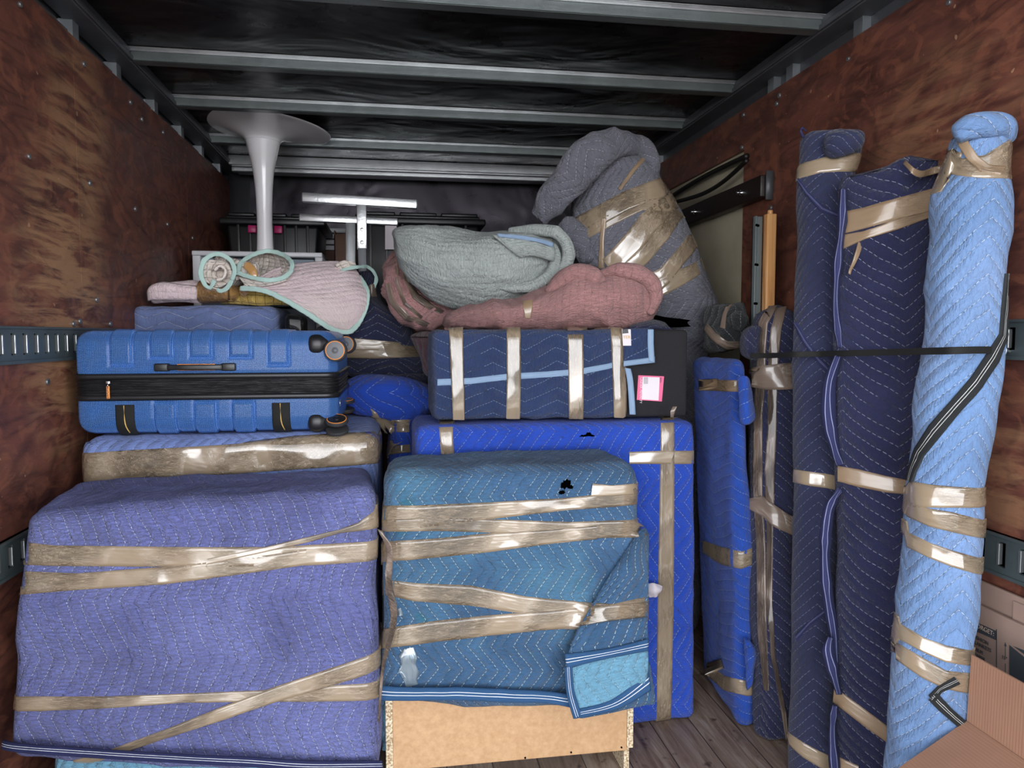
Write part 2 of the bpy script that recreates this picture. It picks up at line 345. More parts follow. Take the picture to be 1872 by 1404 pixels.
def hexa(bm, P8, bev=0):
    """8 corners: bottom ring 4, top ring 4"""
    vs = [bm.verts.new(p) for p in P8]; L = uvl(bm); es = set()
    for idx in ((3, 2, 1, 0), (4, 5, 6, 7), (0, 1, 5, 4), (1, 2, 6, 5), (2, 3, 7, 6), (3, 0, 4, 7)):
        f = bm.faces.new([vs[i] for i in idx]); f.normal_update()
        t = (f.verts[1].co - f.verts[0].co).normalized(); b = f.normal.cross(t)
        for l in f.loops: l[L].uv = (l.vert.co.dot(t), l.vert.co.dot(b))
        es |= set(f.edges)
    if bev: bmesh.ops.bevel(bm, geom=list(es), offset=bev, segments=2, affect='EDGES', profile=.5)
    bmesh.ops.recalc_face_normals(bm, faces=bm.faces)
    return bm
def bar(bm, p, q, wid, thick, side):
    """box bar from p to q; 'side' is the direction of its width"""
    p = Vector(p); q = Vector(q); d = (q - p).normalized(); s = (Vector(side) - d * Vector(side).dot(d)).normalized(); t = d.cross(s)
    s *= wid / 2; t *= thick / 2
    return hexa(bm, [p - s - t, p + s - t, p + s + t, p - s + t, q - s - t, q + s - t, q + s + t, q - s + t], min(wid, thick) * .08)
def disc(bm, c, axis, r, h, seg=28, r2=None, bev=.1):
    """short cylinder centred on c"""
    axis = Vector(axis).normalized(); m = axis.to_track_quat('Z', 'Y').to_matrix().to_4x4(); m.translation = Vector(c)
    g = bmesh.ops.create_cone(bm, cap_ends=True, segments=seg, radius1=r, radius2=r if r2 is None else r2, depth=h, matrix=m)
    if bev:
        es = [e for e in set(e for v in g['verts'] for e in v.link_edges) if len(e.link_faces) == 2 and any(len(f.verts) > 4 for f in e.link_faces)]
        bmesh.ops.bevel(bm, geom=es, offset=min(r, h) * bev, segments=2, affect='EDGES', profile=.5)
def ringtorus(bm, c, axis, R, r, n=32, k=8):
    axis = Vector(axis).normalized(); a = axis.orthogonal().normalized(); b = axis.cross(a); rows = []
    for i in range(n):
        t = 2 * math.pi * i / n; d = a * math.cos(t) + b * math.sin(t)
        rows.append([bm.verts.new(Vector(c) + d * (R + r * math.cos(2 * math.pi * j / k)) + axis * r * math.sin(2 * math.pi * j / k)) for j in range(k)])
    for i in range(n):
        for j in range(k): bm.faces.new((rows[i][j], rows[(i + 1) % n][j], rows[(i + 1) % n][(j + 1) % k], rows[i][(j + 1) % k]))
def cr(P, t):
    """Catmull-Rom through list of tuples, t in 0..len-1"""
    n = len(P); i = min(int(t), n - 2); f = t - i
    p0, p1, p2, p3 = P[max(i - 1, 0)], P[i], P[i + 1], P[min(i + 2, n - 1)]
    return [.5 * (2 * b + (c - a) * f + (2 * a - 5 * b + 4 * c - d) * f * f + (3 * b - a - 3 * c + d) * f ** 3) for a, b, c, d in zip(p0, p1, p2, p3)]
def nz(p, f, s=0): return noise.noise(Vector(p) * f + Vector((s * 7.3, s * 3.1, s * 5.7)))
def ridge(p, f, st=(1, 1, 1), s=0):
    v = noise.noise(Vector((p[0] * st[0], p[1] * st[1], p[2] * st[2])) * f + Vector((s * 2.3, s * 9.1, s * 4.7)))
    return 1 - min(1, abs(v) * 3.2)
def soft(a1=.008, a2=.004, a3=.004, st=(1, 1, 1), seed=0, f1=4, f2=13, f3=9):
    return lambda p: a1 * nz(p, f1, seed) + a2 * nz(p, f2, seed + 1) + a3 * ridge(p, f3, st, seed + 2) - a3 * .5
def displace(bm, fn):
    bm.normal_update(); ds = [(v, v.normal * fn(v.co)) for v in bm.verts]
    for v, d in ds: v.co += d
    bm.normal_update()
def st(x1, y1, x2, y2, Y, b, e=2.2, tilt=0):
    """cross-section of a bundle: its two silhouette points (pixels) at distance Y, half depth b"""
    p, q = at(x1, y1, Y), at(x2, y2, Y); c = (p + q) / 2; a = (q - p) / 2
    return tuple(c) + tuple(a) + (0, b, tilt) + (e,)
def loft(S, nr=56, step=.012, fn=None, ends=(.03, .03), bm=None, spin=0, raw=False):
    bm = bm or bmesh.new(); L = uvl(bm); n = len(S) - 1
    dense = [cr(S, n * i / 400) for i in range(401)]
    cum = [0]
    for i in range(400): cum.append(cum[-1] + (Vector(dense[i + 1][:3]) - Vector(dense[i][:3])).length)
    T = cum[-1]; m = max(4, int(T / step)); rows = []; arcs = []
    ss = [T * i / m for i in range(m + 1)]
    def sect(s):
        lo = 0
        import bisect
        lo = min(399, max(0, bisect.bisect_right(cum, s) - 1)); f = (s - cum[lo]) / max(1e-9, cum[lo + 1] - cum[lo])
        return [a + (b - a) * f for a, b in zip(dense[lo], dense[lo + 1])]
    # finer steps near rounded ends
    e0, e1 = ends
    if e0: ss = sorted(set(ss + [e0 * x for x in (0, .02, .07, .16, .3, .5, .75)]))
    if e1: ss = sorted(set(ss + [T - e1 * x for x in (0, .02, .07, .16, .3, .5, .75)]))
    mid = sect(T / 2); per = 2 * math.pi * math.sqrt((Vector(mid[3:6]).length_squared + Vector(mid[6:9]).length_squared) / 2)
    for s in ss:
        v = sect(s); k = 1
        if e0 and s < e0: k = min(k, math.sqrt(max(0, 1 - ((e0 - s) / e0) ** 2)))
        if e1 and s > T - e1: k = min(k, math.sqrt(max(0, 1 - ((s - T + e1) / e1) ** 2)))
        k = max(k, .03); c, a, b, ex = Vector(v[:3]), Vector(v[3:6]), Vector(v[6:9]), v[9]; row = []
        for j in range(nr):
            t = 2 * math.pi * j / nr + spin; x, y = math.cos(t), math.sin(t)
            x = math.copysign(abs(x) ** (2 / ex), x); y = math.copysign(abs(y) ** (2 / ex), y)
            row.append(bm.verts.new(c + a * x * k + b * y * k))
        rows.append(row); arcs.append(s)
    newf = []
    for i in range(len(rows) - 1):
        for j in range(nr):
            f = bm.faces.new((rows[i][j], rows[i][(j + 1) % nr], rows[i + 1][(j + 1) % nr], rows[i + 1][j])); newf.append(f)
            for l, (uu, vv) in zip(f.loops, ((j, arcs[i]), (j + 1, arcs[i]), (j + 1, arcs[i + 1]), (j, arcs[i + 1]))): l[L].uv = (uu / nr * per, vv)
    for row in (rows[0], rows[-1]): newf.append(bm.faces.new(row))
    bmesh.ops.recalc_face_normals(bm, faces=newf)
    if fn: displace(bm, fn)
    return bm
def tube(pts, r, nr=10, step=.01, bm=None, flat=1.0, up=(0, 0, 1)):
    """round or flattened tube through points; r may be a list"""
    pts = [Vector(p) for p in pts]; S = []
    for i, p in enumerate(pts):
        d = (pts[min(i + 1, len(pts) - 1)] - pts[max(i - 1, 0)]).normalized(); u = Vector(up); b = (u - d * u.dot(d))
        b = b.normalized() if b.length > .05 else d.orthogonal().normalized(); a = d.cross(b); rr = r[i] if isinstance(r, (list, tuple)) else r
        S.append(tuple(p) + tuple(a * rr) + tuple(b * rr * flat) + (2.0,))
    return loft(S, nr, step, None, (0, 0), bm)
def rbox(C, r=.03, step=.014, fn=None, uvo=(0, 0)):
    """soft box filling a hexahedron. C: 8 corners (front TL TR BR BL, back TL TR BR BL); front faces the door"""
    C = [Vector(c) for c in C]
    Lx = ((C[1] - C[0]).length + (C[2] - C[3]).length) / 2; Lz = ((C[0] - C[3]).length + (C[1] - C[2]).length) / 2; Ly = ((C[4] - C[0]).length + (C[6] - C[2]).length) / 2
    sz = (Lx, Ly, Lz); r = min(r, min(sz) * .49); bm = bmesh.new(); L = uvl(bm); vd = {}
    def ax(n):
        m = max(2, int((n - 2 * r) / step)); a = [r * (1 - math.cos(math.pi / 2 * i / 4)) for i in range(4)]
        return a + [r + (n - 2 * r) * i / m for i in range(m + 1)] + [n - x for x in reversed(a)]
    X, Y, Z = ax(Lx), ax(Ly), ax(Lz)
    def mp(p):
        inn = Vector([min(max(p[i], r), sz[i] - r) for i in range(3)]); d = Vector(p) - inn
        # map cube surface to rounded surface
        if d.length > 1e-9: d = d.normalized() * r
        q = inn + d; u, v, w = q[0] / Lx, q[1] / Ly, q[2] / Lz
        f = (C[3] * (1 - u) + C[2] * u) * (1 - w) + (C[0] * (1 - u) + C[1] * u) * w
        k = (C[7] * (1 - u) + C[6] * u) * (1 - w) + (C[4] * (1 - u) + C[5] * u) * w
        return f * (1 - v) + k * v
    def vt(p):
        key = tuple(round(x, 6) for x in p)
        if key not in vd: vd[key] = bm.verts.new(mp(p))
        return vd[key]
    def face(A, B, mk, uvf):
        for i in range(len(A) - 1):
            for j in range(len(B) - 1):
                ps = [mk(A[i], B[j]), mk(A[i + 1], B[j]), mk(A[i + 1], B[j + 1]), mk(A[i], B[j + 1])]
                try: f = bm.faces.new([vt(p) for p in ps])
                except ValueError: continue
                for l, p in zip(f.loops, ps):
                    uu = uvf(p); l[L].uv = (uu[0] + uvo[0], uu[1] + uvo[1])
    face(X, Z, lambda a, b: (a, 0, b), lambda p: (p[0], p[2]))
    face(X, Z, lambda a, b: (a, Ly, b), lambda p: (p[0], p[2] + 5))
    face(Y, Z, lambda a, b: (0, a, b), lambda p: (-p[1], p[2]))
    face(Y, Z, lambda a, b: (Lx, a, b), lambda p: (Lx + p[1], p[2]))
    face(X, Y, lambda a, b: (a, b, Lz), lambda p: (p[0], Lz + p[1]))
    face(X, Y, lambda a, b: (a, b, 0), lambda p: (p[0], -p[1]))
    bmesh.ops.recalc_face_normals(bm, faces=bm.faces)
    if fn: displace(bm, fn)
    return bm
def corners(tl, tr, br, bl, Yt, Yb, depth, shrink=0, zb=None):
    """hexahedron from four pixel corners of the front face; zb clamps the bottom to a height"""
    C = [at(*tl, Yt), at(*tr, Yt), at(*br, Yb), at(*bl, Yb)]
    if zb is not None:
        for i in (2, 3): C[i].z = zb
    B = [c + Vector((0, depth, 0)) for c in C]
    return C + B
def tree_of(bm): bm.normal_update(); return BVHTree.FromBMesh(bm)
def hit(bvh, px, py, Yg=None):
    d = ray(px, py).normalized(); r = bvh.ray_cast(CAM, d)
    if r[0] is not None: return r[0], r[1]
    if Yg is not None:
        q = bvh.find_nearest(at(px, py, Yg)); return q[0], q[1]
    return None, None
def ribbon(bvh, path, Yg=2.0, off=.004, wl=0, wr=0, nw=6, seg=9, bm=None, smooth=2, wdir=(0, 1, 0), lift=0, loose=0):
    """strip laid on a surface. path: cross-sections (x1,y1,x2,y2) in pixels; wl/wr: metres carried on round the side at each end"""
    bm = bm or bmesh.new(); L = uvl(bm); secs = []
    for k in range(len(path) - 1):
        a, b = path[k], path[k + 1]; n = max(1, int(max(math.hypot(b[0] - a[0], b[1] - a[1]), math.hypot(b[2] - a[2], b[3] - a[3])) / seg))
        for i in range(n if k < len(path) - 2 else n + 1):
            f = i / n; secs.append([a[j] + (b[j] - a[j]) * f for j in range(4)])
    rows = []; lastY = Yg
    for s in secs:
        row = []
        for j in range(nw + 1):
            t = j / nw; px, py = s[0] + (s[2] - s[0]) * t, s[1] + (s[3] - s[1]) * t
            p, n = hit(bvh, px, py, lastY)
            lastY = .5 * lastY + .5 * p.y; row.append((p, n))
        rows.append(row)
    def cont(end, nxt, dist):
        out = []; m = int(dist / .012)
        for i in range(1, m + 1):
            row = []
            for (p, n), (p2, _) in zip(end, nxt):
                o = (p - p2); o.y = 0; o = o.normalized() * .012 if o.length > 1e-6 else Vector((0, 0, 0))
                g = p + o * 2 + Vector(wdir) * (.012 * i)
                q = bvh.find_nearest(g); row.append((q[0], q[1]))
            out.append(row)
        return out
    if wl: rows = list(reversed(cont(rows[0], rows[min(2, len(rows) - 1)], wl))) + rows
    if wr: rows = rows + cont(rows[-1], rows[max(-3, -len(rows))], wr)
    P = [[p + n * (off + (lift * math.sin(math.pi * i / max(1, len(rows) - 1)))) for p, n in row] for i, row in enumerate(rows)]
    Nn = [[n for p, n in row] for row in rows]
    for _ in range(smooth):
        Q = [r[:] for r in P]
        for i in range(1, len(P) - 1):
            for j in range(nw + 1):
                q = P[i][j] * .4 + (P[i - 1][j] + P[i + 1][j]) * .3
                dd = (q - P[i][j]).dot(Nn[i][j])
                Q[i][j] = P[i][j] + Nn[i][j] * max(dd, -.0006)
        P = Q
    if loose:
        for i, r in enumerate(P):
            for j in range(nw + 1): r[j] = r[j] + Nn[i][j] * loose * max(0, nz(r[j], 14, 3))
    arc = 0; VR = []
    for i, r in enumerate(P):
        if i: arc += (P[i][nw // 2] - P[i - 1][nw // 2]).length
        wd = (r[0] - r[-1]).length
        vs = [bm.verts.new(rows[i][0][0] - Nn[i][0] * .002)] + [bm.verts.new(x) for x in r] + [bm.verts.new(rows[i][-1][0] - Nn[i][-1] * .002)]
        VR.append((vs, arc, wd))
    for i in range(len(VR) - 1):
        (a, s0, w0), (b, s1, w1) = VR[i], VR[i + 1]
        for j in range(len(a) - 1):
            f = bm.faces.new((a[j], a[j + 1], b[j + 1], b[j])); t0 = max(0, min(1, (j - 1) / nw)); t1 = max(0, min(1, j / nw))
            for l, uu in zip(f.loops, ((s0, t0), (s0, t1), (s1, t1), (s1, t0))): l[L].uv = (uu[0], uu[1] * UVW[0])
    # face outwards
    bm.normal_update(); cnt = 0
    bm.faces.ensure_lookup_table()
    for i in range(0, len(bm.faces), 7):
        f = bm.faces[i]; q = bvh.find_nearest(f.calc_center_median()); cnt += 1 if f.normal.dot(q[1]) > 0 else -1
    if cnt < 0: bmesh.ops.reverse_faces(bm, faces=bm.faces)
    return bm
UVW = [.05]
def tapes(parent, bvh, lst, mat='tape', Yg=2.0, name='packing_tape', **k):
    for t in lst:
        t = dict(t); mt = t.pop('m', mat); kk = dict(k); kk.update({a: b for a, b in t.items() if a != 'p'})
        obj(name, ribbon(bvh, t['p'], Yg, **kk), M[mt], parent)
def strip(bvh, path, parent, mat, name, **k):
    UVW[0] = 1.0; o = obj(name, ribbon(bvh, path, **k), M[mat], parent); UVW[0] = .05; return o
def cloth(G, thick=.008, nu=40, nv=40, fn=None, bm=None, uvs=None):
    """padded sheet through a grid of (px, py, Y) control points; closed on all sides"""
    G = [[tuple(at(*p)) if len(p) == 3 else p[:3] for p in row] for row in G]; R, Cn = len(G), len(G[0]); bm = bm or bmesh.new(); L = uvl(bm)
    P = []
    for i in range(nv + 1):
        tv = (R - 1) * i / nv; rowp = [cr([G[r][c] for r in range(R)], tv) for c in range(Cn)]
        P.append([Vector(cr(rowp, (Cn - 1) * j / nu)) for j in range(nu + 1)])
    wu = sum((P[nv // 2][j + 1] - P[nv // 2][j]).length for j in range(nu)); wv = sum((P[i + 1][nu // 2] - P[i][nu // 2]).length for i in range(nv))
    def nrm(i, j):
        a = P[i][min(j + 1, nu)] - P[i][max(j - 1, 0)]; b = P[min(i + 1, nv)][j] - P[max(i - 1, 0)][j]; n = a.cross(b)
        n = n.normalized() if n.length > 1e-9 else Vector((0, -1, 0)); return n
    A, B = [], []
    for i in range(nv + 1):
        ra, rb = [], []
        for j in range(nu + 1):
            n = nrm(i, j); p = P[i][j] + (n * fn(P[i][j]) if fn else Vector())
            e = min(j, nu - j, i, nv - i); t = thick / 2 * (1 if e > 0 else .35)
            ra.append(bm.verts.new(p + n * t)); rb.append(bm.verts.new(p - n * t))
        A.append(ra); B.append(rb)
    def q(vs, uv4):
        f = bm.faces.new(vs)
        for l, u in zip(f.loops, uv4): l[L].uv = u
    for i in range(nv):
        for j in range(nu):
            u0, u1, v0, v1 = wu * j / nu, wu * (j + 1) / nu, wv * i / nv, wv * (i + 1) / nv
            q((A[i][j], A[i][j + 1], A[i + 1][j + 1], A[i + 1][j]), ((u0, v0), (u1, v0), (u1, v1), (u0, v1)))
            q((B[i][j], B[i + 1][j], B[i + 1][j + 1], B[i][j + 1]), ((u0, v0), (u0, v1), (u1, v1), (u1, v0)))
    for j in range(nu):
        for i in (0, nv): q((A[i][j], A[i][j + 1], B[i][j + 1], B[i][j]), ((0, 0),) * 4)
    for i in range(nv):
        for j in (0, nu): q((A[i][j], A[i + 1][j], B[i + 1][j], B[i][j]), ((0, 0),) * 4)
    bmesh.ops.recalc_face_normals(bm, faces=bm.faces)
    return bm
def edge(pts, w=.011, t=.006, normal=(0, -1, 0), step=.008):
    """flat bound edge following points"""
    P = [at(*p) for p in pts]; S = []
    for i, p in enumerate(P):
        d = (P[min(i + 1, len(P) - 1)] - P[max(i - 1, 0)]).normalized(); n = Vector(normal); n = (n - d * n.dot(d)).normalized(); a = d.cross(n)
        S.append(tuple(p) + tuple(a * w) + tuple(n * t) + (3.0,))
    return loft(S, 16, step, soft(.0015, .0012, .002, f2=40, f3=60), (.004, .004))

# ------------------------------------------------------------------ the load bay
struct('floor', boxes([((XL - .02, YO, -.05), (XR + .02, YB, 0))]), M['floor'])
struct('ground', boxes([((-14, -22, -.95), (14, YO - .15, -.9))]), M['ground'])
TP = H + .903                                   # top of the plywood lining
seamL = [YO, 1.25, 2.47, 3.69, YB]
wl_ = struct('wall_left', boxes([((XL - .015, a + .0012, 0), (XL, b - .0012, TP)) for a, b in zip(seamL, seamL[1:])]), M['ply_l'])
yA, yB2 = 2.57, 2.83
zs = atX(1363, 272, XR).z                       # underside of the plywood strip over the cream panel
wr_ = struct('wall_right', boxes([((XR, YO, 0), (XR + .015, 1.33, TP)), ((XR, 1.3324, 0), (XR + .015, yA - .001, TP)), ((XR, yA + .001, 0), (XR + .015, yB2, TP)),
    ((XR, yB2, zs), (XR + .015, YB, TP)), ((XR, yB2, 0), (XR + .015, YB, .62))]), M['ply_r'])
struct('trim_1', boxes([((XR + .016, yB2 - .05, .55), (XR + .022, YB, zs + .05))]), M['cream'])
def ins_box(side, z0, z1, y0, y1, x0, x1):      # x measured inward from the lining
    s = 1 if side == 'L' else -1; X = XL if side == 'L' else XR
    return ((X + s * x0, y0, z0), (X + s * x1, y1, z1))
n = 2
for side in 'LR':
    struct(f'trim_{n}', boxes([ins_box(side, H + .953, ZT, YO, YB, -.03, .052), ins_box(side, H + .957, H + .975, YO, YB, .052, .060)], .003), M['rail']); n += 1
    struct(f'trim_{n}', boxes([ins_box(side, 0, ZT, YO, YB, -.06, -.045), ins_box(side, 0, TP + .02, YO, YB, -.045, -.016)] if side == 'L' else
                              [ins_box(side, 0, ZT, YO, YB, -.06, -.045), ins_box(side, TP - .01, ZT, YO, YB, -.045, -.03)]), M['rail']); n += 1
def stud(side, y):
    global n
    struct(f'trim_{n}', boxes([ins_box(side, TP - .06, H + .955, y - .022, y + .022, -.043, -.002), ins_box(side, TP + .0, H + .95, y - .03, y + .03, -.044, -.038)]), M['galv']); n += 1
for px, py in ((140, 68), (219, 150), (287, 212), (335, 258), (372, 295), (405, 325)): stud('L', atX(px, py, XL).y)
for px, py in ((1567, 62), (1442, 140), (1408, 160), (1200, 297)): stud('R', atX(px, py, XR).y)
struct('wall_front', boxes([((XL - .05, YB, 0), (XR + .05, YB + .02, ZT))]), M['roof'])
struct('ceiling', boxes([((XL - .05, YO, ZT), (XR + .05, YB, ZT + .012))]), M['roof'])
# curved corner radius panel of the bulkhead
bm = bmesh.new(); L = uvl(bm); pr = None
for i in range(9):
    a = math.pi / 2 * i / 8; x = XL + .10 * (1 - math.sin(a)); y = YB - .10 * (1 - math.cos(a))
    cur = [bm.verts.new((x, y, .3)), bm.verts.new((x, y, ZT - .04)), bm.verts.new((x - .004, y + .004, ZT - .04)), bm.verts.new((x - .004, y + .004, .3))]
    if pr:
        for j in range(4): bm.faces.new((pr[j], cur[j], cur[(j + 1) % 4], pr[(j + 1) % 4]))
    pr = cur
struct(f'trim_{n}', bm, M['rail'], True); n += 1
for i, py in enumerate((19, 148, 220, 280)):
    y = atZ(785, py, H + .957).y
    struct(f'trim_{n}', boxes([((XL + .05, y - .045, H + .957), (XR - .05, y, H + .962)), ((XL + .05, y - .045, H + .957), (XR - .05, y - .040, ZT)), ((XL + .05, y - .005, H + .957), (XR - .05, y, ZT)),
        ], .0015), M['bow']); n += 1
    struct(f'trim_{n}', boxes([((XL + .05, y - .052, ZT - .010), (XR - .05, y - .046, ZT - .001)), ((XL + .05, y - .070, ZT - .004), (XR - .05, y - .052, ZT - .001))], .001), M['alu']); n += 1  # bow flange in brighter metal, giving the highlight line along the top edge
y = atZ(785, 318, H + .95).y
struct(f'trim_{n}', boxes([((XL + .05, y - .10, H + .945), (XR - .05, y - .06, ZT)), ((XL + .05, y - .02, H + .925), (XR - .05, y + .02, ZT)), ((XL + .05, y + .02, H + .95), (XR - .05, y + .2, ZT))], .004), M['alu']); n += 1
# rail screws
def screw(bm, side, y, z, r=.006, x=.0):
    s = 1 if side == 'L' else -1; X = XL if side == 'L' else XR
    disc(bm, (X + s * (x + .003), y, z), (s, 0, 0), r, .006, 10)
def wall_screws(side, parent, pts):
    for px, py in pts:
        p = atX(px, py, XL if side == 'L' else XR); bm = bmesh.new(); screw(bm, side, p.y, p.z, .007 if p.y < 2.2 else .009)
        obj('screw', bm, M['screw'], parent)
wall_screws('L', wl_, [(35, 8), (51, 286), (152, 117), (163, 335), (175, 548), (85, 698), (200, 592), (133, 592), (246, 382), (305, 410), (237, 187), (258, 218), (297, 242), (351, 435)])
wall_screws('R', wr_, [(1552, 108), (1421, 190), (1426, 175), (1360, 210), (1357, 270), (1410, 380), (1736, 5), (1400, 360)])

def track(side, z1, z0, y0, y1, label, ys):
    """slotted cargo track bolted along the wall"""
    s = 1 if side == 'L' else -1; X = (XL if side == 'L' else XR) + s * .0012
    t = thing('cargo_track', label, 'cargo track', (X, (y0 + y1) / 2, z0)); t['kind'] = 'thing'
    bm = bmesh.new(); hgt = z1 - z0; a, b = z0 + .022, z1 - .018; t1 = .010
    def bx(ya, yb, za, zb, xa=.0, xb=t1): box(bm, (X + s * xa, ya, za), (X + s * xb, yb, zb))
    bx(y0, y1, b, z1); bx(y0, y1, z0, a); bx(y0, y1, z1 - .006, z1, 0, .016); bx(y0, y1, z0, z0 + .008, 0, .016)
    y = y0; k = 0
    while y < y1:
        bx(y, min(y + .036, y1), a, b); y += .060; k += 1
    obj('track_plate', bm, M['track'], t, False)
    y = y0 + .036
    while y < y1 - .03:
        # bent lip of each slot in view, catching light
        if ys[0] < y < ys[1]: obj('slot_lip', boxes([((X + s * .0015, y + .0165, a + .004), (X + s * .012, y + .0235, b - .004))], .001), M['slot'], t, False)
        y += .060
    obj('slot_shade', boxes([((X + s * .0003, y0, a - .002), (X + s * .0012, y1, b + .002))]), M['dark'], t, False)  # black strip stands in for the shade inside the slots
    y = y0 + .14
    while y < y1:
        for zz in (z1 + .020, z0 - .020):
            bm = bmesh.new(); screw(bm, side, y, zz, .009); obj('bolt', bm, M['screw'], t)
        y += .61
    return t
track('L', H + .023, H - .072, YO + .05, 4.4, 'grey slotted cargo track on the left wall, the upper one beside the suitcase', (1.9, 2.5))
track('L', H - .500, H - .594, YO + .05, 4.4, 'grey slotted cargo track on the left wall beside the purple wrapped box', (1.75, 2.05))
track('R', H + .036, H - .055, YO + .05, 2.5, 'grey slotted cargo track on the right wall that the black strap hooks into', (1.38, 1.62))
track('R', H - .458, H - .556, YO + .05, 2.5, 'grey slotted cargo track on the right wall just above the cardboard sheets', (1.38, 1.66))

# dark beam bolted across the cream panel, and cables
b0, b1 = atX(1362, 341, XR), atX(1362, 378, XR)
t = thing('wall_beam', 'dark brown beam bolted across the cream wall panel', 'beam', (XR, 3.2, b1.z))
obj('beam', boxes([((XR - .045, 2.60, b1.z), (XR - .001, 4.3, b0.z))], .004), M['blackbeam'], t)
for y in (2.74, 3.19, 3.8):
    bm = bmesh.new(); disc(bm, (XR - .050, y, (b0.z + b1.z) / 2), (1, 0, 0), .013, .010, 6); disc(bm, (XR - .060, y, (b0.z + b1.z) / 2), (1, 0, 0), .006, .02, 12); obj('bolt', bm, M['chrome'], t)
obj('end_plate', boxes([((XR - .03, 2.585, b1.z - .012), (XR - .001, 2.592, b0.z + .012))]), M['rail'], t)
for k, (pts, r, lb) in enumerate((
    ([(1366, 285), (1330, 302), (1290, 322), (1250, 345), (1215, 368)], .011, 'thick black cable along the underside of the right plywood strip'),
    ([(1366, 293), (1325, 330), (1290, 352), (1255, 364), (1214, 374)], .009, 'thin black cable sagging over the cream wall panel'))):
    o = obj('cable', tube([atX(x, y, XR - .014 - .03 * k) for x, y in pts], r, 10), M['cable'], None, origin=atX(1290, 350, XR - .012)); tag(o, lb, 'cable')
# wooden batten and steel bar standing on end beside the right wall
t = thing('wooden_batten', 'pine batten standing upright against the right wall', 'batten', (at(1405, 900, 2.32).x, 2.32, 0))
p, q = at(1404, 393, 2.40), at(1400, 900, 2.22); x = p.x
obj('batten', boxes([((x - .017, 2.37, 0), (x + .017, 2.40, p.z))], .003), M['pine'], t)
bm = bmesh.new(); disc(bm, (x, 2.385, p.z + .006), (0, 0, 1), .009, .014); obj('peg', bm, M['pine'], t)
x0, x1, zt = at(1378, 398, 2.40).x, at(1393, 398, 2.40).x, at(1385, 396, 2.40).z
t = thing('bed_rail', 'grey steel rail with punched holes standing beside the pine batten', 'metal rail', ((x0 + x1) / 2, 2.40, 0))
obj('rail_angle', boxes([((x0, 2.385, 0), (x0 + .006, 2.41, zt)), ((x0 + .010, 2.395, 0), (x1, 2.40, zt)), ((x0, 2.404, 0), (x1, 2.41, zt))], .001), M['steelbar'], t)
for py in (412, 484, 555):
    for dx in (.003, .014):
        bm = bmesh.new(); z = at(1385, py, 2.39).z; disc(bm, (x0 + dx, 2.3945 if dx > .01 else 2.3845, z), (0, 1, 0), .0045, .0015, 12, bev=0); obj('bolt_hole', bm, M['dark'], t)

# ------------------------------------------------------------------ big wrapped boxes
def base_loc(C): 
    c = sum((Vector(x) for x in C), Vector()) / len(C); return (c.x, c.y, min(x[2] for x in C))

# 1 purple box, front left
C = corners((36, 938), (684, 892), (696, 1422), (10, 1394), 1.86, 1.815, .36)
C[4].z += .01; C[5].z += .0; C[5].x -= .02
for i in (4, 5): C[i].y = 2.20
for i in (6, 7): C[i].y = 2.19; C[i].z = C[{6: 2, 7: 3}[i]].z
t = thing('wrapped_box', 'large periwinkle-purple quilted box with crossing tan tape, nearest on the left', 'wrapped furniture', base_loc(C)[:2] + (0,))
bm = rbox(C, .035, .011, lambda p: .010 * nz(p, 3.2) + .005 * nz(p, 9, 2) + .0035 * ridge(p, 8, (1, 1, .5), 4) + (.012 * max(0, nz(p, 6, 7)) * max(0, 1 - (p.z - .1) / .35)))
bv = tree_of(bm)
blk = obj('quilted_blanket', bm, M['purple'], t)
tapes(t, bv, [
    dict(p=[(36, 990, 36, 1032), (100, 997, 100, 1034), (350, 1000, 350, 1036), (500, 1000, 500, 1035), (590, 995, 590, 1032), (672, 990, 672, 1026)], wl=.2, wr=.06),
    dict(p=[(38, 1044, 40, 1087), (140, 1048, 140, 1078), (300, 1036, 300, 1068), (450, 1020, 450, 1048), (560, 1004, 560, 1032)], wl=.2, off=.004),
    dict(p=[(380, 1021, 380, 1031), (470, 1003, 480, 1010), (560, 982, 562, 991), (620, 968, 620, 974), (655, 955, 655, 970), (683, 934, 683, 966)], wr=.15, off=.006, nw=4),
    dict(p=[(32, 1273, 34, 1300), (200, 1273, 200, 1294), (330, 1268, 330, 1284), (470, 1262, 470, 1282), (560, 1256, 560, 1282), (670, 1249, 670, 1280)], wl=.15, wr=.2),
    dict(p=[(100, 1398, 110, 1404), (180, 1378, 185, 1388), (300, 1334, 305, 1348), (400, 1294, 405, 1316), (500, 1256, 505, 1282), (590, 1226, 595, 1256), (668, 1200, 670, 1232)], wr=.2, off=.006),
], 'tape', 1.9)
PURPLE = t
Ci = [c.copy() for c in C]
for i in (0, 1, 4, 5): Ci[i].z = C[3].z + .03
for i in (2, 3, 6, 7): Ci[i].z = .002
for i in (0, 3): Ci[i].x += .05
for i in (1, 2, 5, 6): Ci[i].x -= .03
for i in (0, 1, 2, 3): Ci[i].y += .03
obj('underlying_blanket', rbox(Ci, .03, .02, soft(.006, .004, .004)), M['teal_in'], t)

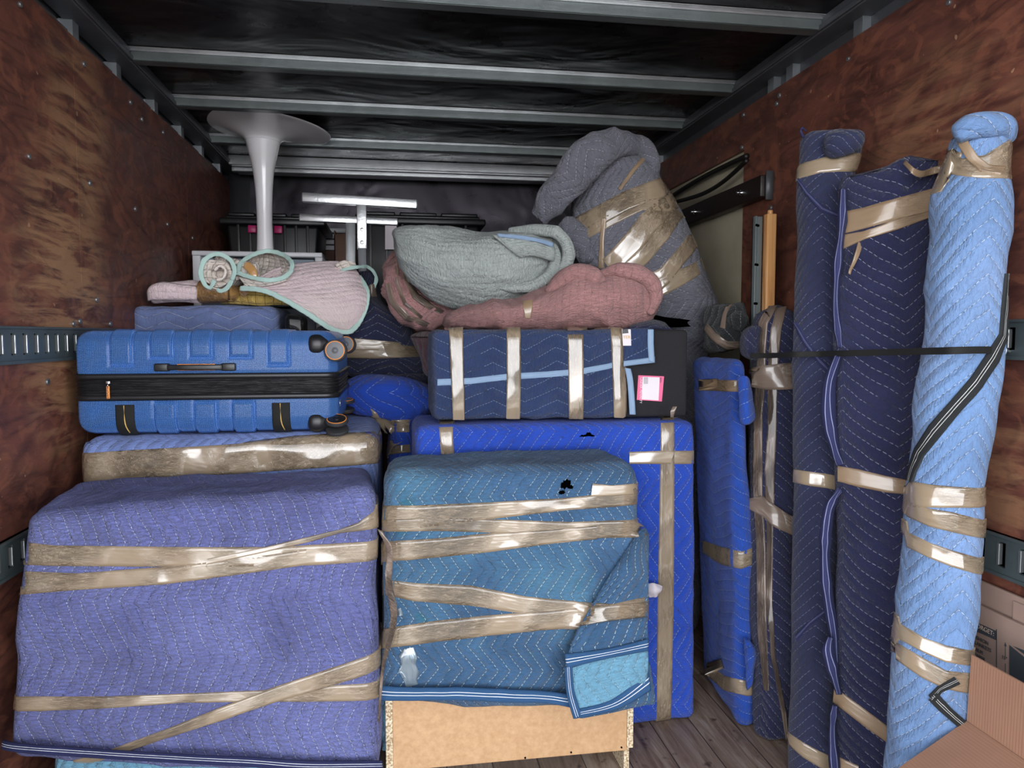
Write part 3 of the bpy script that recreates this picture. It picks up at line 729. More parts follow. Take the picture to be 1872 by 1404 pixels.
# 2 slate-periwinkle box under the suitcase
C = corners((142, 800), (690, 786), (692, 1400), (150, 1400), 2.26, 2.24, 1.15, zb=.002)
C[6].z = C[7].z = .002; zt2 = (C[0].z + C[1].z) / 2
for i in (0, 1): C[i].z = zt2
for i in (4, 5): C[i].z = zt2
t = thing('wrapped_box', 'slate-blue quilted box with one wide tan tape band, under the blue suitcase', 'wrapped furniture', base_loc(C))
bm = rbox(C, .045, .014, lambda p: (.006 * nz(p, 4) + .004 * nz(p, 12, 2)) * (1 if p.z < zt2 - .03 else .3) - (.006 if p.z > zt2 - .02 else 0))
bv = tree_of(bm); obj('quilted_blanket', bm, M['peri'], t)
tapes(t, bv, [dict(p=[(158, 828, 156, 884), (300, 820, 300, 872), (430, 812, 430, 866), (540, 798, 540, 858), (684, 790, 680, 848)], wl=.15, wr=.25, m='tape_s', nw=10)], 'tape', 2.25)

# 3 teal dresser
Yd = 1.86
C = corners((702, 862), (1168, 846), (1186, 1306), (696, 1292), Yd, Yd - .02, .29)
for i in (4, 5): C[i].y = 2.13; C[i].z += .004
for i in (6, 7): C[i].y = 2.13
t = thing('wrapped_dresser', 'dresser wrapped in a stained teal quilt with bare fibreboard back showing below', 'wrapped furniture', base_loc(C)[:2] + (0,))
bm = rbox(C, .045, .011, lambda p: .008 * nz(p, 3.5, 5) + .004 * nz(p, 11, 2) + .003 * ridge(p, 8, (1, 1, .6), 3) + .008 * max(0, nz(p, 7, 3)) * max(0, 1 - (p.z - .23) / .2))
def joined(*bms):
    V, Fc = [], []
    for b in bms:
        b.verts.index_update(); o_ = len(V); V += [v.co.copy() for v in b.verts]; Fc += [[o_ + v.index for v in f.verts] for f in b.faces]
    return BVHTree.FromPolygons(V, Fc)
fold = cloth([
    [(1172, 970, 1.865), (1178, 965, 1.87), (1182, 975, 1.90)],
    [(1110, 1060, 1.835), (1150, 1040, 1.825), (1184, 1040, 1.86)],
    [(1062, 1140, 1.82), (1120, 1130, 1.81), (1184, 1120, 1.84)],
    [(1046, 1170, 1.81), (1110, 1165, 1.80), (1184, 1180, 1.83)]], .012, 30, 40, soft(.004, .003, .002))
bv = joined(bm, fold); obj('quilted_blanket', bm, M['teal'], t); obj('folded_quilt_corner', fold, M['teal'], t)
tapes(t, bv, [
    dict(p=[(702, 924, 700, 966), (760, 924, 760, 966), (900, 918, 900, 948), (1040, 910, 1040, 932), (1120, 900, 1120, 926), (1166, 892, 1166, 922)], wl=.12, wr=.1, m='tape_s'),
    dict(p=[(704, 950, 700, 972), (800, 945, 800, 970), (920, 950, 920, 974), (1040, 954, 1040, 984), (1166, 950, 1166, 982)], wl=.12, wr=.1, m='tape_s', off=.004),
    dict(p=[(700, 990, 700, 1027), (800, 984, 800, 1018), (900, 974, 900, 1008), (1000, 968, 1000, 994), (1090, 960, 1090, 985)], wl=.12, m='tape_s', off=.0055),
    dict(p=[(696, 1058, 698, 1086), (760, 1066, 756, 1098), (860, 1070, 856, 1106), (960, 1090, 960, 1122), (1060, 1100, 1060, 1124), (1120, 1104, 1120, 1130), (1176, 1092, 1174, 1128)], wl=.1, wr=.1, m='tape_s', off=.004, smooth=5),
    dict(p=[(694, 1150, 694, 1186), (800, 1134, 800, 1172), (900, 1124, 900, 1160), (1000, 1116, 1000, 1150), (1100, 1106, 1100, 1142), (1174, 1100, 1174, 1136)], wl=.1, wr=.1, m='tape_s', off=.006, smooth=5),
    dict(p=[(1083, 884, 1080, 908), (1120, 887, 1118, 906), (1160, 884, 1166, 903)], wr=.05, m='tape', off=.005),
    dict(p=[(738, 1186, 756, 1183), (730, 1198, 763, 1200), (734, 1212, 760, 1214), (729, 1226, 766, 1228), (737, 1240, 762, 1242), (742, 1256, 764, 1250)], m='clear', off=.003, seg=4, smooth=0, loose=.012),
    dict(p=[(726, 1114, 733, 1110), (728, 1126, 737, 1124)], m='clear', off=.003, seg=4),
], 'tape', 1.9)
# black holes worn into the quilt
for k, (cx, cy, r) in enumerate(((1034, 885, 9), (1027, 900, 5), (1042, 890, 5))):
    bm = bmesh.new(); ring = []
    for i in range(18):
        a = i / 18 * 2 * math.pi; rr = r * (1 + .45 * math.sin(3 * a + k) * math.cos(5 * a)); p, nn = hit(bv, cx + rr * math.cos(a), cy + rr * .9 * math.sin(a)); ring.append(bm.verts.new(p + nn * .0015))
    bm.faces.new(ring); obj('worn_hole', bm, M['dark'], t)
# fibreboard back and chipboard sides
zt_ = C[3].z + .25; yb = Yd + .035
xl, xr = at(718, 1330, yb).x, at(1146, 1330, yb).x
zbm = at(1140, 1372, yb).z
obj('backing_board', boxes([((xl, yb, zbm), (xr, yb + .006, zt_))], .001), M['mdf'], t, False)
for (a, b) in ((705, 718), (1146, 1157)):
    x0, x1 = at(a, 1330, yb).x, at(b, 1330, yb).x
    obj('side_panel', boxes([((x0, yb - .004, .085), (x1, yb + .235, zt_)), ((x0 + (0 if a < 900 else -.004), yb + .012, .001), (x1 - (0 if a < 900 else .006), yb + .235, .086))], .001), M['chip'], t, False)
obj('plinth', boxes([((xl + .002, yb + .18, .002), (xr - .02, yb + .20, zbm + .01))]), M['whitep'], t, False)
bm = bmesh.new()
for px, py in ((1136, 1369), (1044, 1378), (960, 1388)):
    bm = bmesh.new(); q_ = at(px, py - 3, yb); disc(bm, (q_.x, yb - .001, q_.z), (0, 1, 0), .0025, .003, 8, bev=0); obj('staple', bm, M['dark'], t)
# folded corner of the dresser quilt
obj('folded_quilt_corner', cloth([
    [(1058, 1145, 1.805), (1120, 1135, 1.795), (1184, 1128, 1.82)],
    [(1040, 1190, 1.800), (1120, 1178, 1.790), (1184, 1166, 1.81)],
    [(1032, 1225, 1.795), (1110, 1200, 1.785), (1184, 1186, 1.80)]], .010, 30, 24, soft(.003, .002, .002)), M['teal'], t)
obj('folded_quilt_underside', cloth([
    [(1040, 1215, 1.80), (1110, 1200, 1.79), (1184, 1186, 1.805)],
    [(1042, 1255, 1.795), (1112, 1240, 1.785), (1184, 1222, 1.80)],
    [(1050, 1300, 1.79), (1118, 1280, 1.785), (1178, 1252, 1.80)]], .008, 26, 24, soft(.003, .002, .002)), M['teal_in'], t)
obj('folded_quilt_corner', cloth([
    [(1070, 1290, 1.80), (1130, 1262, 1.805), (1186, 1210, 1.83)],
    [(1066, 1300, 1.795), (1140, 1285, 1.80), (1196, 1265, 1.83)],
    [(1060, 1312, 1.795), (1140, 1296, 1.80), (1196, 1285, 1.83)]], .012, 26, 16, soft(.005, .003, .002)), M['teal'], t)
def bstrip(parent, mat, name, A, B, thick=.006, nn=30, nvv=6, fn=None):
    """bound edge between two pixel polylines A and B, uv.y runs 0..1 across"""
    bm = cloth([A, B], thick, nn, nvv, fn); L = uvl(bm)
    mx = max(l[L].uv.y for f in bm.faces for l in f.loops)
    for f in bm.faces:
        for l in f.loops: l[L].uv.y /= mx
    return obj(name, bm, M[mat], parent)
bstrip(t, 'bind_teal', 'blanket_binding', [(1032, 1196, 1.788), (1110, 1186, 1.778), (1186, 1168, 1.79)], [(1036, 1222, 1.786), (1110, 1204, 1.776), (1184, 1190, 1.79)])
bstrip(t, 'bind_teal', 'blanket_binding', [(1032, 1220, 1.784), (1036, 1270, 1.78), (1048, 1314, 1.78)], [(1046, 1218, 1.784), (1050, 1262, 1.78), (1064, 1308, 1.78)])
bstrip(t, 'bind_teal', 'blanket_binding', [(1050, 1298, 1.782), (1120, 1278, 1.78), (1184, 1226, 1.80)], [(1050, 1314, 1.78), (1130, 1296, 1.78), (1190, 1262, 1.80)])
bstrip(PURPLE, 'bind_navy', 'blanket_binding', [(12, 1352, 1.83), (60, 1360, 1.80), (200, 1370, 1.79), (340, 1378, 1.785), (450, 1383, 1.785), (560, 1390, 1.785), (698, 1390, 1.80)], [(8, 1370, 1.82), (60, 1378, 1.79), (200, 1388, 1.78), (340, 1396, 1.775), (450, 1402, 1.775), (560, 1410, 1.775), (700, 1408, 1.79)], .012, 130, 8, lambda p: .016 * nz(p, 6, 2) + .006 * nz(p, 20, 3))
bstrip(t, 'bind_teal', 'blanket_binding', [(697, 1252, 1.83), (760, 1256, 1.82), (860, 1256, 1.82), (940, 1260, 1.82), (1000, 1264, 1.815), (1070, 1272, 1.81)], [(695, 1280, 1.825), (760, 1280, 1.815), (860, 1280, 1.815), (940, 1284, 1.815), (1000, 1286, 1.81), (1070, 1298, 1.805)], .012, 90, 8, lambda p: .008 * nz(p, 8, 2) + .004 * nz(p, 24, 3))
# light-blue folded pad beside the dresser, and twisted dangling tape
obj('hanging_blanket_fold', cloth([[(700, 1262, 1.93), (712, 1268, 1.90), (724, 1262, 1.93)], [(700, 1320, 1.93), (712, 1322, 1.90), (722, 1316, 1.93)], [(700, 1372, 1.93), (708, 1372, 1.91), (716, 1366, 1.93)]], .012, 12, 24, soft(.004, .003, .003)), M['teal_in'], t)
obj('dangling_tape', cloth([[(690, 966, 1.80), (697, 972, 1.80)], [(706, 1000, 1.80), (718, 1002, 1.79)], [(704, 1060, 1.79), (716, 1066, 1.80)], [(712, 1100, 1.80), (726, 1110, 1.79)], [(712, 1150, 1.79), (722, 1156, 1.80)], [(700, 1200, 1.80), (706, 1206, 1.80)], [(695, 1240, 1.80), (700, 1244, 1.80)], [(690, 1320, 1.80), (694, 1322, 1.80)]], .002, 4, 60, soft(.004, .003, .003)), M['tape_d'], t)

# 4 royal-blue panel behind the dresser
C = corners((757, 774), (1275, 758), (1275, 1312), (757, 1330), 2.16, 2.14, .33, zb=.002)
C[6].z = C[7].z = .002
for i in (0, 1): C[i].z = H - .262
for i in (4, 5): C[i].z = H - .262
zt4 = C[0].z
t = thing('wrapped_board', 'wide royal-blue quilted piece crossed by two long tan tape strips, behind the teal dresser', 'wrapped furniture', base_loc(C))
bm = rbox(C, .03, .013, lambda p: (.007 * nz(p, 4) + .003 * nz(p, 12, 2) + .002 * ridge(p, 9)) * (.35 if p.z > zt4 - .02 else 1) - .003)
bv = tree_of(bm); obj('quilted_blanket', bm, M['royal'], t)
tapes(t, bv, [
    dict(p=[(1208, 766, 1232, 765), (1206, 900, 1232, 900), (1202, 1100, 1231, 1100), (1200, 1322, 1226, 1320)], wl=.15, wdir=(0, 1, 0)),
    dict(p=[(1150, 826, 1150, 848), (1210, 824, 1210, 848), (1271, 824, 1271, 848)], wr=.15, off=.004),
    dict(p=[(802, 774, 828, 773), (804, 800, 828, 800), (806, 830, 830, 830)], wl=.15),
], 'tape', 2.2)
obj('torn_tape_tail', cloth([[(1226, 764, 2.15), (1232, 764, 2.15)], [(1226, 752, 2.14), (1234, 754, 2.14)], [(1230, 742, 2.15), (1237, 743, 2.14)]], .002, 5, 12, soft(.003, .003, .003)), M['tape_d'], t)
obj('torn_white_stuffing', cloth([[(1184, 1068, 2.125), (1196, 1066, 2.11), (1212, 1072, 2.12)], [(1183, 1078, 2.12), (1198, 1080, 2.10), (1208, 1080, 2.115)], [(1188, 1090, 2.125), (1198, 1092, 2.115), (1204, 1086, 2.12)]], .003, 14, 14, soft(.004, .004, .004, f1=20, f2=40, f3=30)), M['whitel'], t)
for cx, cy, r in ((1076, 795, 6), (1064, 797, 3)):
    bm = bmesh.new(); ring = []
    for i in range(14):
        a = i / 14 * 2 * math.pi; rr = r * (1 + .4 * math.sin(3 * a)); p, nn = hit(bv, cx + rr * 1.5 * math.cos(a), cy + rr * .6 * math.sin(a)); ring.append(bm.verts.new(p + nn * .0015))
    bm.faces.new(ring); obj('worn_hole', bm, M['dark'], t)

# 5 navy cushion section on top, with black mesh underside
C = corners((790, 602), (1196, 602), (1196, 765), (790, 765), 2.20, 2.20, .30)
C[0].x -= 0
for i in range(8): C[i].z = H + .017 if i in (0, 1, 4, 5) else zt4 + .006
t = thing('wrapped_cushion', 'navy quilted cushion with four upright tape bands and light blue binding', 'wrapped furniture', base_loc(C))
Cm = [c.copy() for c in C]
x0m, x1m = at(1140, 680, 2.215).x, at(1257, 680, 2.215).x
for i in (0, 3, 4, 7): Cm[i].x = x0m
for i in (1, 2, 5, 6): Cm[i].x = x1m
for i in range(4): Cm[i].y = 2.213
for i in (4, 5, 6, 7): Cm[i].y = 2.49
obj('black_mesh_underside', rbox(Cm, .012, .02), M['mesh'], t)
for i in (1, 2, 5, 6): C[i].x = at(1150, 680, 2.2).x
bm = rbox(C, .022, .011, lambda p: .004 * nz(p, 6, 1) + .003 * nz(p, 14, 3) + .003 * ridge(p, 10, (1, 1, .4), 3) - .002)
bv = tree_of(bm); obj('quilted_blanket', bm, M['navy_c'], t)
obj('quilt_flap', cloth([[(1140, 601, 2.196), (1170, 600, 2.198), (1192, 600, 2.2)], [(1140, 630, 2.19), (1170, 630, 2.19), (1192, 628, 2.19)], [(1140, 664, 2.19), (1170, 660, 2.19), (1194, 658, 2.19)]], .010, 20, 16), M['navy_c'], t)
tapes(t, bv, [
    dict(p=[(821, 603, 846, 603), (825, 700, 848, 700), (828, 764, 849, 764)], wl=.2, m='tape_s', off=.008),
    dict(p=[(926, 603, 951, 603), (926, 700, 951, 700), (925, 762, 950, 762)], wl=.2, m='tape_s', off=.008),
    dict(p=[(1037, 603, 1066, 603), (1039, 700, 1066, 700), (1040, 762, 1066, 762)], wl=.2, m='tape_s', off=.008),
    dict(p=[(1116, 603, 1139, 603), (1120, 700, 1142, 700), (1122, 760, 1143, 760)], wl=.2, m='tape_s', off=.008)], 'tape', 2.2, nw=8)
strip(bv, [(800, 693, 800, 705), (860, 691, 860, 702), (930, 683, 930, 694), (1000, 679, 1000, 690), (1060, 674, 1060, 685), (1110, 665, 1110, 675), (1140, 658, 1140, 667)], t, 'bind_sky', 'quilt_binding', Yg=2.2, off=.003)
bstrip(t, 'bind_sky', 'quilt_binding', [(1140, 660, 2.183), (1170, 656, 2.183), (1197, 652, 2.183)], [(1140, 670, 2.183), (1170, 666, 2.183), (1197, 663, 2.183)])
bstrip(t, 'bind_sky', 'quilt_binding', [(1184, 602, 2.186), (1184, 630, 2.18), (1186, 660, 2.18)], [(1195, 602, 2.186), (1195, 630, 2.18), (1197, 663, 2.18)])
bstrip(t, 'bind_sky', 'quilt_binding', [(1142, 672, 2.19), (1147, 700, 2.19), (1151, 758, 2.19)], [(1153, 674, 2.19), (1158, 700, 2.19), (1162, 758, 2.19)])
def plate(parent, name, mat, q4, Y, th=.0012):
    """thin printed label: four pixel corners (TL TR BR BL)"""
    f = [at(x, y, Y) for x, y in q4]; b = [p + Vector((0, th, 0)) for p in f]
    return obj(name, hexa(bmesh.new(), [f[3], f[2], b[2], b[3], f[0], f[1], b[1], b[0]]), M[mat], parent, False)
def text(s, parent, name, mat, org, right, upv, size, align='LEFT', ext=.0004):
    c = bpy.data.curves.new(name, 'FONT'); c.body = s; c.size = size; c.extrude = ext; c.align_x = align
    o = bpy.data.objects.new(name, c); COL.objects.link(o); c.materials.append(M[mat])
    r = Vector(right).normalized(); u = (Vector(upv) - r * Vector(upv).dot(r)).normalized(); nn = r.cross(u)
    m = Matrix(((r.x, u.x, nn.x, 0), (r.y, u.y, nn.y, 0), (r.z, u.z, nn.z, 0), (0, 0, 0, 1)))
    bpy.context.view_layer.update(); me = bpy.data.meshes.new_from_object(o); bpy.data.objects.remove(o); bpy.data.curves.remove(c)
    o = bpy.data.objects.new(name, me); COL.objects.link(o)
    if not me.materials: me.materials.append(M[mat])
    o.matrix_world = Matrix.Translation(Vector(org) - ORG[parent.name]) @ m; o.parent = parent; ORG[o.name] = ORG[parent.name]; return o
plate(t, 'warning_label', 'pinkl', [(1167, 686), (1214, 688), (1210, 734), (1164, 731)], 2.2105)
plate(t, 'warning_label_paper', 'whitel', [(1175, 689), (1206, 690), (1204, 732), (1173, 730)], 2.2095)
for k, (x, ln) in enumerate(((1170, 13), (1178, 11), (1182, 11), (1207, 9))):
    text('|' * ln if k else 'UNDER PENALTY', t, 'label_print', 'whitel' if k == 0 else 'ink', at(x, 690, 2.2088), (0, 0, -1), (1, 0, 0), .0105 if k == 0 else .007, 'LEFT')
plate(t, 'sewn_tag', 'whitel', [(1137, 602), (1153, 602), (1154, 632), (1139, 632)], 2.181)
plate(t, 'tag_emblem', 'blackp', [(1138, 602), (1148, 602), (1149, 609), (1138, 610)], 2.180)
text('YER', t, 'tag_print', 'gold', at(1139, 619, 2.1795), (1, 0, 0), (0, 0, 1), .014)

# 6 narrow royal-blue panel seen edge-on
Y1, Y2 = 2.12, 2.62
fb = [at(1338, 1338, 2.08), at(1382, 1330, 2.06)]
C = [at(1338, 652, Y1), at(1364, 656, Y1), Vector((at(1378, 1330, Y1).x, 2.07, .002)), Vector((at(1336, 1330, Y1).x, 2.07, .002)),
     at(1262, 646, 2.42), at(1300, 645, 2.44), Vector((at(1308, 1240, 2.5).x, 2.5, .002)), Vector((at(1286, 1240, 2.46).x, 2.46, .002))]
for i in (0, 1, 4, 5): C[i].z = H - .075
t = thing('wrapped_board', 'narrow royal-blue quilted panel standing on edge, right of the wide blue one', 'wrapped furniture', base_loc(C))
bm = rbox(C, .035, .013, lambda p: .010 * nz(p, 4, 9) + .004 * nz(p, 12, 2) + .003 * ridge(p, 7, (1, 1, .5)))
bv = tree_of(bm); obj('quilted_blanket', bm, M['royal2'], t)
tapes(t, bv, [
    dict(p=[(1268, 694, 1268, 714), (1300, 694, 1300, 714), (1340, 695, 1340, 716), (1360, 694, 1360, 716)], m='tape_b', wr=.08),
    dict(p=[(1286, 988, 1286, 1010), (1320, 1000, 1320, 1032), (1355, 1008, 1355, 1040)], wr=.06),
    dict(p=[(1286, 1206, 1286, 1226), (1325, 1236, 1325, 1262), (1364, 1244, 1366, 1272)], wr=.05)], 'tape', 2.2)
obj('loose_blanket_flap', cloth([[(1350, 690, 2.07), (1362, 688, 2.05), (1368, 700, 2.08)], [(1352, 730, 2.06), (1364, 728, 2.04), (1374, 730, 2.08)], [(1356, 772, 2.07), (1366, 776, 2.05), (1376, 768, 2.08)]], .010, 14, 20, soft(.004, .003, .003)), M['royal2'], t)
obj('loose_blanket_flap', cloth([[(1360, 1165, 2.06), (1366, 1170, 2.05), (1372, 1180, 2.08)], [(1362, 1200, 2.05), (1374, 1195, 2.03), (1381, 1190, 2.08)], [(1366, 1262, 2.05), (1372, 1255, 2.04), (1376, 1230, 2.07)]], .010, 14, 20, soft(.004, .003, .003)), M['royal2'], t)

# ------------------------------------------------------------------ suitcase
YS = 2.265
zS = lambda py: at(380, py, YS).z
X0, X1 = at(131, 690, YS).x, at(617, 690, YS).x
zt, za, zb_, z0 = zS(604), zS(684), zS(729), zt2 - .004
t = thing('suitcase', 'large blue hard-shell suitcase lying flat on the left', 'suitcase', ((X0 + X1) / 2, 2.5, z0))
D = .50
def shell(name, za, zb, r, mat, grow=0, fn=None, step=.02):
    C = [Vector((X0 - grow, YS - grow, zb)), Vector((X1 + grow, YS - grow, zb)), Vector((X1 + grow, YS - grow, za)), Vector((X0 - grow, YS - grow, za))]
    C += [c + Vector((0, D + 2 * grow, 0)) for c in C]
    return obj(name, rbox(C, r, step, fn), M[mat], t)
_px = lambda px: at(px, 690, YS).x
RIB_T = [(_px(a), _px(b), zS(666 if k in (0, 4) else 652), 9) for k, (a, b) in enumerate(((204, 241), (277, 314), (350, 386), (422, 458), (492, 527)))]
RIB_B = [(_px(a), _px(b), -9, zS(737)) for a, b in ((281, 318), (354, 391), (424, 461))]
def ribs(lst):
    def fn(p):
        if p.y > YS + .24: return 0
        out = 0
        for x0, x1, zl_, zh in lst:
            if not x0 - .02 < p.x < x1 + .02: continue
            d = min(p.x - x0, x1 - p.x, p.z - zl_, zh - p.z, YS + .22 - p.y)
            if d > 0: out = .0045 * min(1, d / .004)
            elif d > -.008: out = -.0050 * math.sin(math.pi * -d / .008)
        return out
    return fn
shell('upper_shell', za - .035, zt, .045, 'case', 0, ribs(RIB_T), .0032); shell('lower_shell', z0 + .006, zb_ + .035, .045, 'case', 0, ribs(RIB_B), .0032)
def band(name, za, zb, mat, grow, rad=.045, ridges=0):
    """loop round the case following its rounded plan"""
    bm = bmesh.new(); L = uvl(bm); pl = []
    cx = [(X0 + rad, YS + rad, math.pi), (X1 - rad, YS + rad, 1.5 * math.pi), (X1 - rad, YS + D - rad, 0), (X0 + rad, YS + D - rad, .5 * math.pi)]
    for k in (0, 1, 2, 3):
        x, y, a0 = cx[k]
        for i in range(7):
            a = a0 + math.pi / 2 * i / 6; pl.append((x + math.cos(a) * rad, y + math.sin(a) * rad, math.cos(a), math.sin(a)))
    # profile across the height
    m = 4 + ridges * 6; prof = []
    for i in range(m + 1):
        f = i / m; g = grow * min(1, 6 * min(f, 1 - f) + .25)
        if ridges: g += .0028 * math.cos(f * ridges * 2 * math.pi)
        prof.append((za + (zb - za) * f, g))
    rows = [[bm.verts.new((x + nx * g, y + ny * g, z)) for z, g in prof] + [bm.verts.new((x - nx * .01, y - ny * .01, zb)), bm.verts.new((x - nx * .01, y - ny * .01, za))] for x, y, nx, ny in pl]
    q = len(rows[0])
    for i in range(len(rows)):
        for j in range(q): bm.faces.new((rows[i][j], rows[(i + 1) % len(rows)][j], rows[(i + 1) % len(rows)][(j + 1) % q], rows[i][(j + 1) % q]))
    bmesh.ops.recalc_face_normals(bm, faces=bm.faces)
    return obj(name, bm, M[mat], t)
band('upper_zip_rim', za - .014, za + .003, 'blackp', .006); band('lower_zip_rim', zb_ - .003, zb_ + .014, 'blackp', .006)
band('zip_gusset', zb_ + .012, za - .012, 'zip', .0015, ridges=5)
pxX = lambda px: at(px, 690, YS).x
def pad(px0, px1, zlo, zhi, mat, top, name, th=.009):
    """raised pad that runs over the top (top=1) or bottom edge of the shell"""
    x0, x1 = pxX(px0), pxX(px1); R = .045; zt_e = zt if top else z0 + .004; s = 1 if top else -1; pts = []
    zflat = zlo if top else zhi
    y = YS; pts.append((y, zflat, -1, 0)); 
    for i in range(6): pts.append((y, zflat + (zt_e - s * R - zflat) * (i + 1) / 6, -1, 0))
    for i in range(1, 8):
        a = math.pi / 2 * i / 7; pts.append((y + R - R * math.cos(a), zt_e - s * R + s * R * math.sin(a), -math.cos(a), s * math.sin(a)))
    if top:
        for i in range(1, 4): pts.append((y + R + .05 * i, zt_e, 0, s))
    bm = bmesh.new(); L = uvl(bm); rows = []; e = .004
    for i, (py_, pz, ny, nz_) in enumerate(pts):
        k = .15 if i in (0, len(pts) - 1) else 1
        if i == 0: pz += 0
        rows.append([bm.verts.new((x, py_ + ny * h, pz + nz_ * h)) for x, h in ((x0, -.002), (x0, th * .25 * k), (x0 + e, th * k), (x1 - e, th * k), (x1, th * .25 * k), (x1, -.002))])
        if i == 0: pts[0] = (py_, pz + s * -.0, ny, nz_)
    # second row close to the first for a crisp lower lip
    for v, w in zip(rows[1], rows[0]): v.co = w.co + (v.co - w.co) * .18 + Vector((0, 0, 0)); 
    for j, h in enumerate((-.002, th * .25, th, th, th * .25, -.002)): rows[1][j].co.y = YS - h
    dd = 0
    for i in range(len(rows) - 1):
        for j in range(5):
            f = bm.faces.new((rows[i][j], rows[i][j + 1], rows[i + 1][j + 1], rows[i + 1][j]))
            for l in f.loops: l[L].uv = (l.vert.co.x, l.vert.co.z + l.vert.co.y)
    bmesh.ops.recalc_face_normals(bm, faces=bm.faces)
    bm.normal_update()
    if sum(f.normal.y for f in bm.faces if abs(f.normal.y) > .8) > 0: bmesh.ops.reverse_faces(bm, faces=bm.faces)
    return obj(name, bm, M[mat], t, mat != 'case')
for a, b in ((209, 244), (496, 529)):
    o = pad(a, b, 0, zS(738), 'webbing', 0, 'elastic_band', .0035); xm = pxX((a + b) / 2 - 1)
    obj('band_piping', tube([(xm, YS - .0045, zS(739)), (xm + .001, YS - .0045, zS(765)), (xm + .004, YS - .002, zS(778)), (xm + .010, YS + .008, zS(789))], .0016, 8), M['gold'], o)
# side grab handle
hy, hz = YS, zS(671)
h = obj('grab_handle', boxes([((pxX(284), hy - .012, hz - .011), (pxX(312), hy + .003, hz + .011)), ((pxX(406), hy - .012, hz - .011), (pxX(432), hy + .003, hz + .011))], .003), M['blackp'], t)
obj('handle_strap', loft([(pxX(x), hy - d, hz, 0, 0, w, 0, .004, 0, 3) for x, d, w in ((308, .012, .009), (322, .016, .0075), (340, .021, .008), (370, .022, .0082), (395, .020, .008), (410, .012, .009))], 18, .008, None, (.003, .003)), M['blackp'], h)
obj('handle_inset', boxes([((pxX(325), hy - .006, hz - .0095), (pxX(395), hy - .003, hz + .0095))], .001), M['orange'], h)
# zip puller
z = zS(698); x = pxX(200)
p = obj('zip_slider', boxes([((x - .006, YS - .014, z - .004), (x + .006, YS - .004, z + .006))], .002), M['chrome'], t)
bm = bmesh.new(); ringtorus(bm, (x, YS - .014, z - .007), (1, .3, 0), .005, .0012, 16, 6); obj('slider_ring', bm, M['chrome'], p)
pl_ = obj('zip_puller', boxes([((x - .0045, YS - .016, zS(726)), (x + .0045, YS - .012, zS(703)))], .0015), M['orange'], t)
text('LAPOMEE', t, 'puller_print', 'ink', (x + .002, YS - .0165, zS(725)), (0, 0, 1), (-1, 0, 0), .0085)
# spinner wheels at the right-hand end
def caster(name, hub, wc, axis, R, mesh_arm=True, gap=.016, cap='wheelg'):
    hub = Vector(hub); wc = Vector(wc); ax = Vector(axis).normalized()
    bm = bmesh.new(); loft([tuple(hub + Vector((dx, 0, 0))) + (0, 0, h_, 0, h_, 0, 2.4) for dx, h_ in ((-.045, .010), (-.034, .028), (-.010, .031), (.006, .024), (.020, .017))], 24, .004, None, (.004, .004), bm)
    hs = obj('wheel_housing', bm, M['blackp'], t)
    bm = bmesh.new(); tube([hub + Vector((.01, 0, 0)), hub + (wc - hub) * .6, wc], [.014, .011, .010], 14, .006, bm); obj('wheel_fork', bm, M['blackp'], hs)
    for s in (-1, 1):
        c = wc + ax * s * gap; bm = bmesh.new(); disc(bm, c, ax, R, .011, 36, None, .2)
        w = obj('wheel', bm, M['blackr'], hs)
    for s in (-1, 1):
        c = wc + ax * s * (gap + .0055); bm = bmesh.new(); ringtorus(bm, c, ax, R * .83, .0014); obj('wheel_trim_ring', bm, M['orange'], hs)
        bm = bmesh.new(); disc(bm, c, ax, R * .80, .002, 32); disc(bm, c + ax * s * .001, ax, R * .26, .0012, 24, None, 0)
        ringtorus(bm, c + ax * s * .0012, ax, R * .30, .0008, 24, 6); obj('hub_cap', bm, M[cap], hs)
    return hs
pF = lambda px, py, Y: at(px, py, Y)
caster('w', pF(590, 630, YS + .022), pF(614, 641, YS + .006), (-.05, -1, .06), .0325)
caster('w', pF(590, 771, YS + .022), pF(616, 777, YS + .006), (0, -.42, 1), .034, cap='blackp')
caster('w', pF(606, 630, YS + D - .06), pF(634, 630, YS + D - .09), (-.1, -1, .1), .031)
caster('w', pF(610, 742, YS + D - .06), pF(632, 741, YS + D - .09), (0, -.15, 1), .031)
obj('maker_mark', boxes([((X1 - .001, YS + .075, zS(751)), (X1 + .002, YS + .10, zS(739)))], 0), M['alu'], t)

# ------------------------------------------------------------------ things behind the suitcase
# slate wrapped box on the big one
C = corners((236, 556), (506, 560), (508, 620), (238, 620), 2.92, 2.92, .45)
for i in (2, 3, 6, 7): C[i].z = zt2 - .002
t = thing('wrapped_box', 'low slate-blue quilted box with wavy stitching, behind the suitcase and under the pink quilt', 'wrapped furniture', base_loc(C))
obj('quilted_blanket', rbox(C, .035, .014, soft(.008, .004, .002, seed=3)), M['slate'], t)
zt3 = C[0].z
C = corners((522, 574), (556, 576), (556, 640), (522, 640), 2.86, 2.86, .12)
for i in (2, 3, 6, 7): C[i].z = zt2 - .002
t = thing('shrink_wrapped_item', 'black film-wrapped item between the slate box and navy bundle', 'wrapped item', base_loc(C))
M['film'] = tape_mat('black_stretch_film', '0E0E10', .3, .006); M['film'].node_tree.nodes['Principled BSDF'].inputs['Coat Weight'].default_value = .15
obj('stretch_film', rbox(C, .02, .014, soft(.006, .004, .006, (1, 1, .3), 8)), M['film'], t)

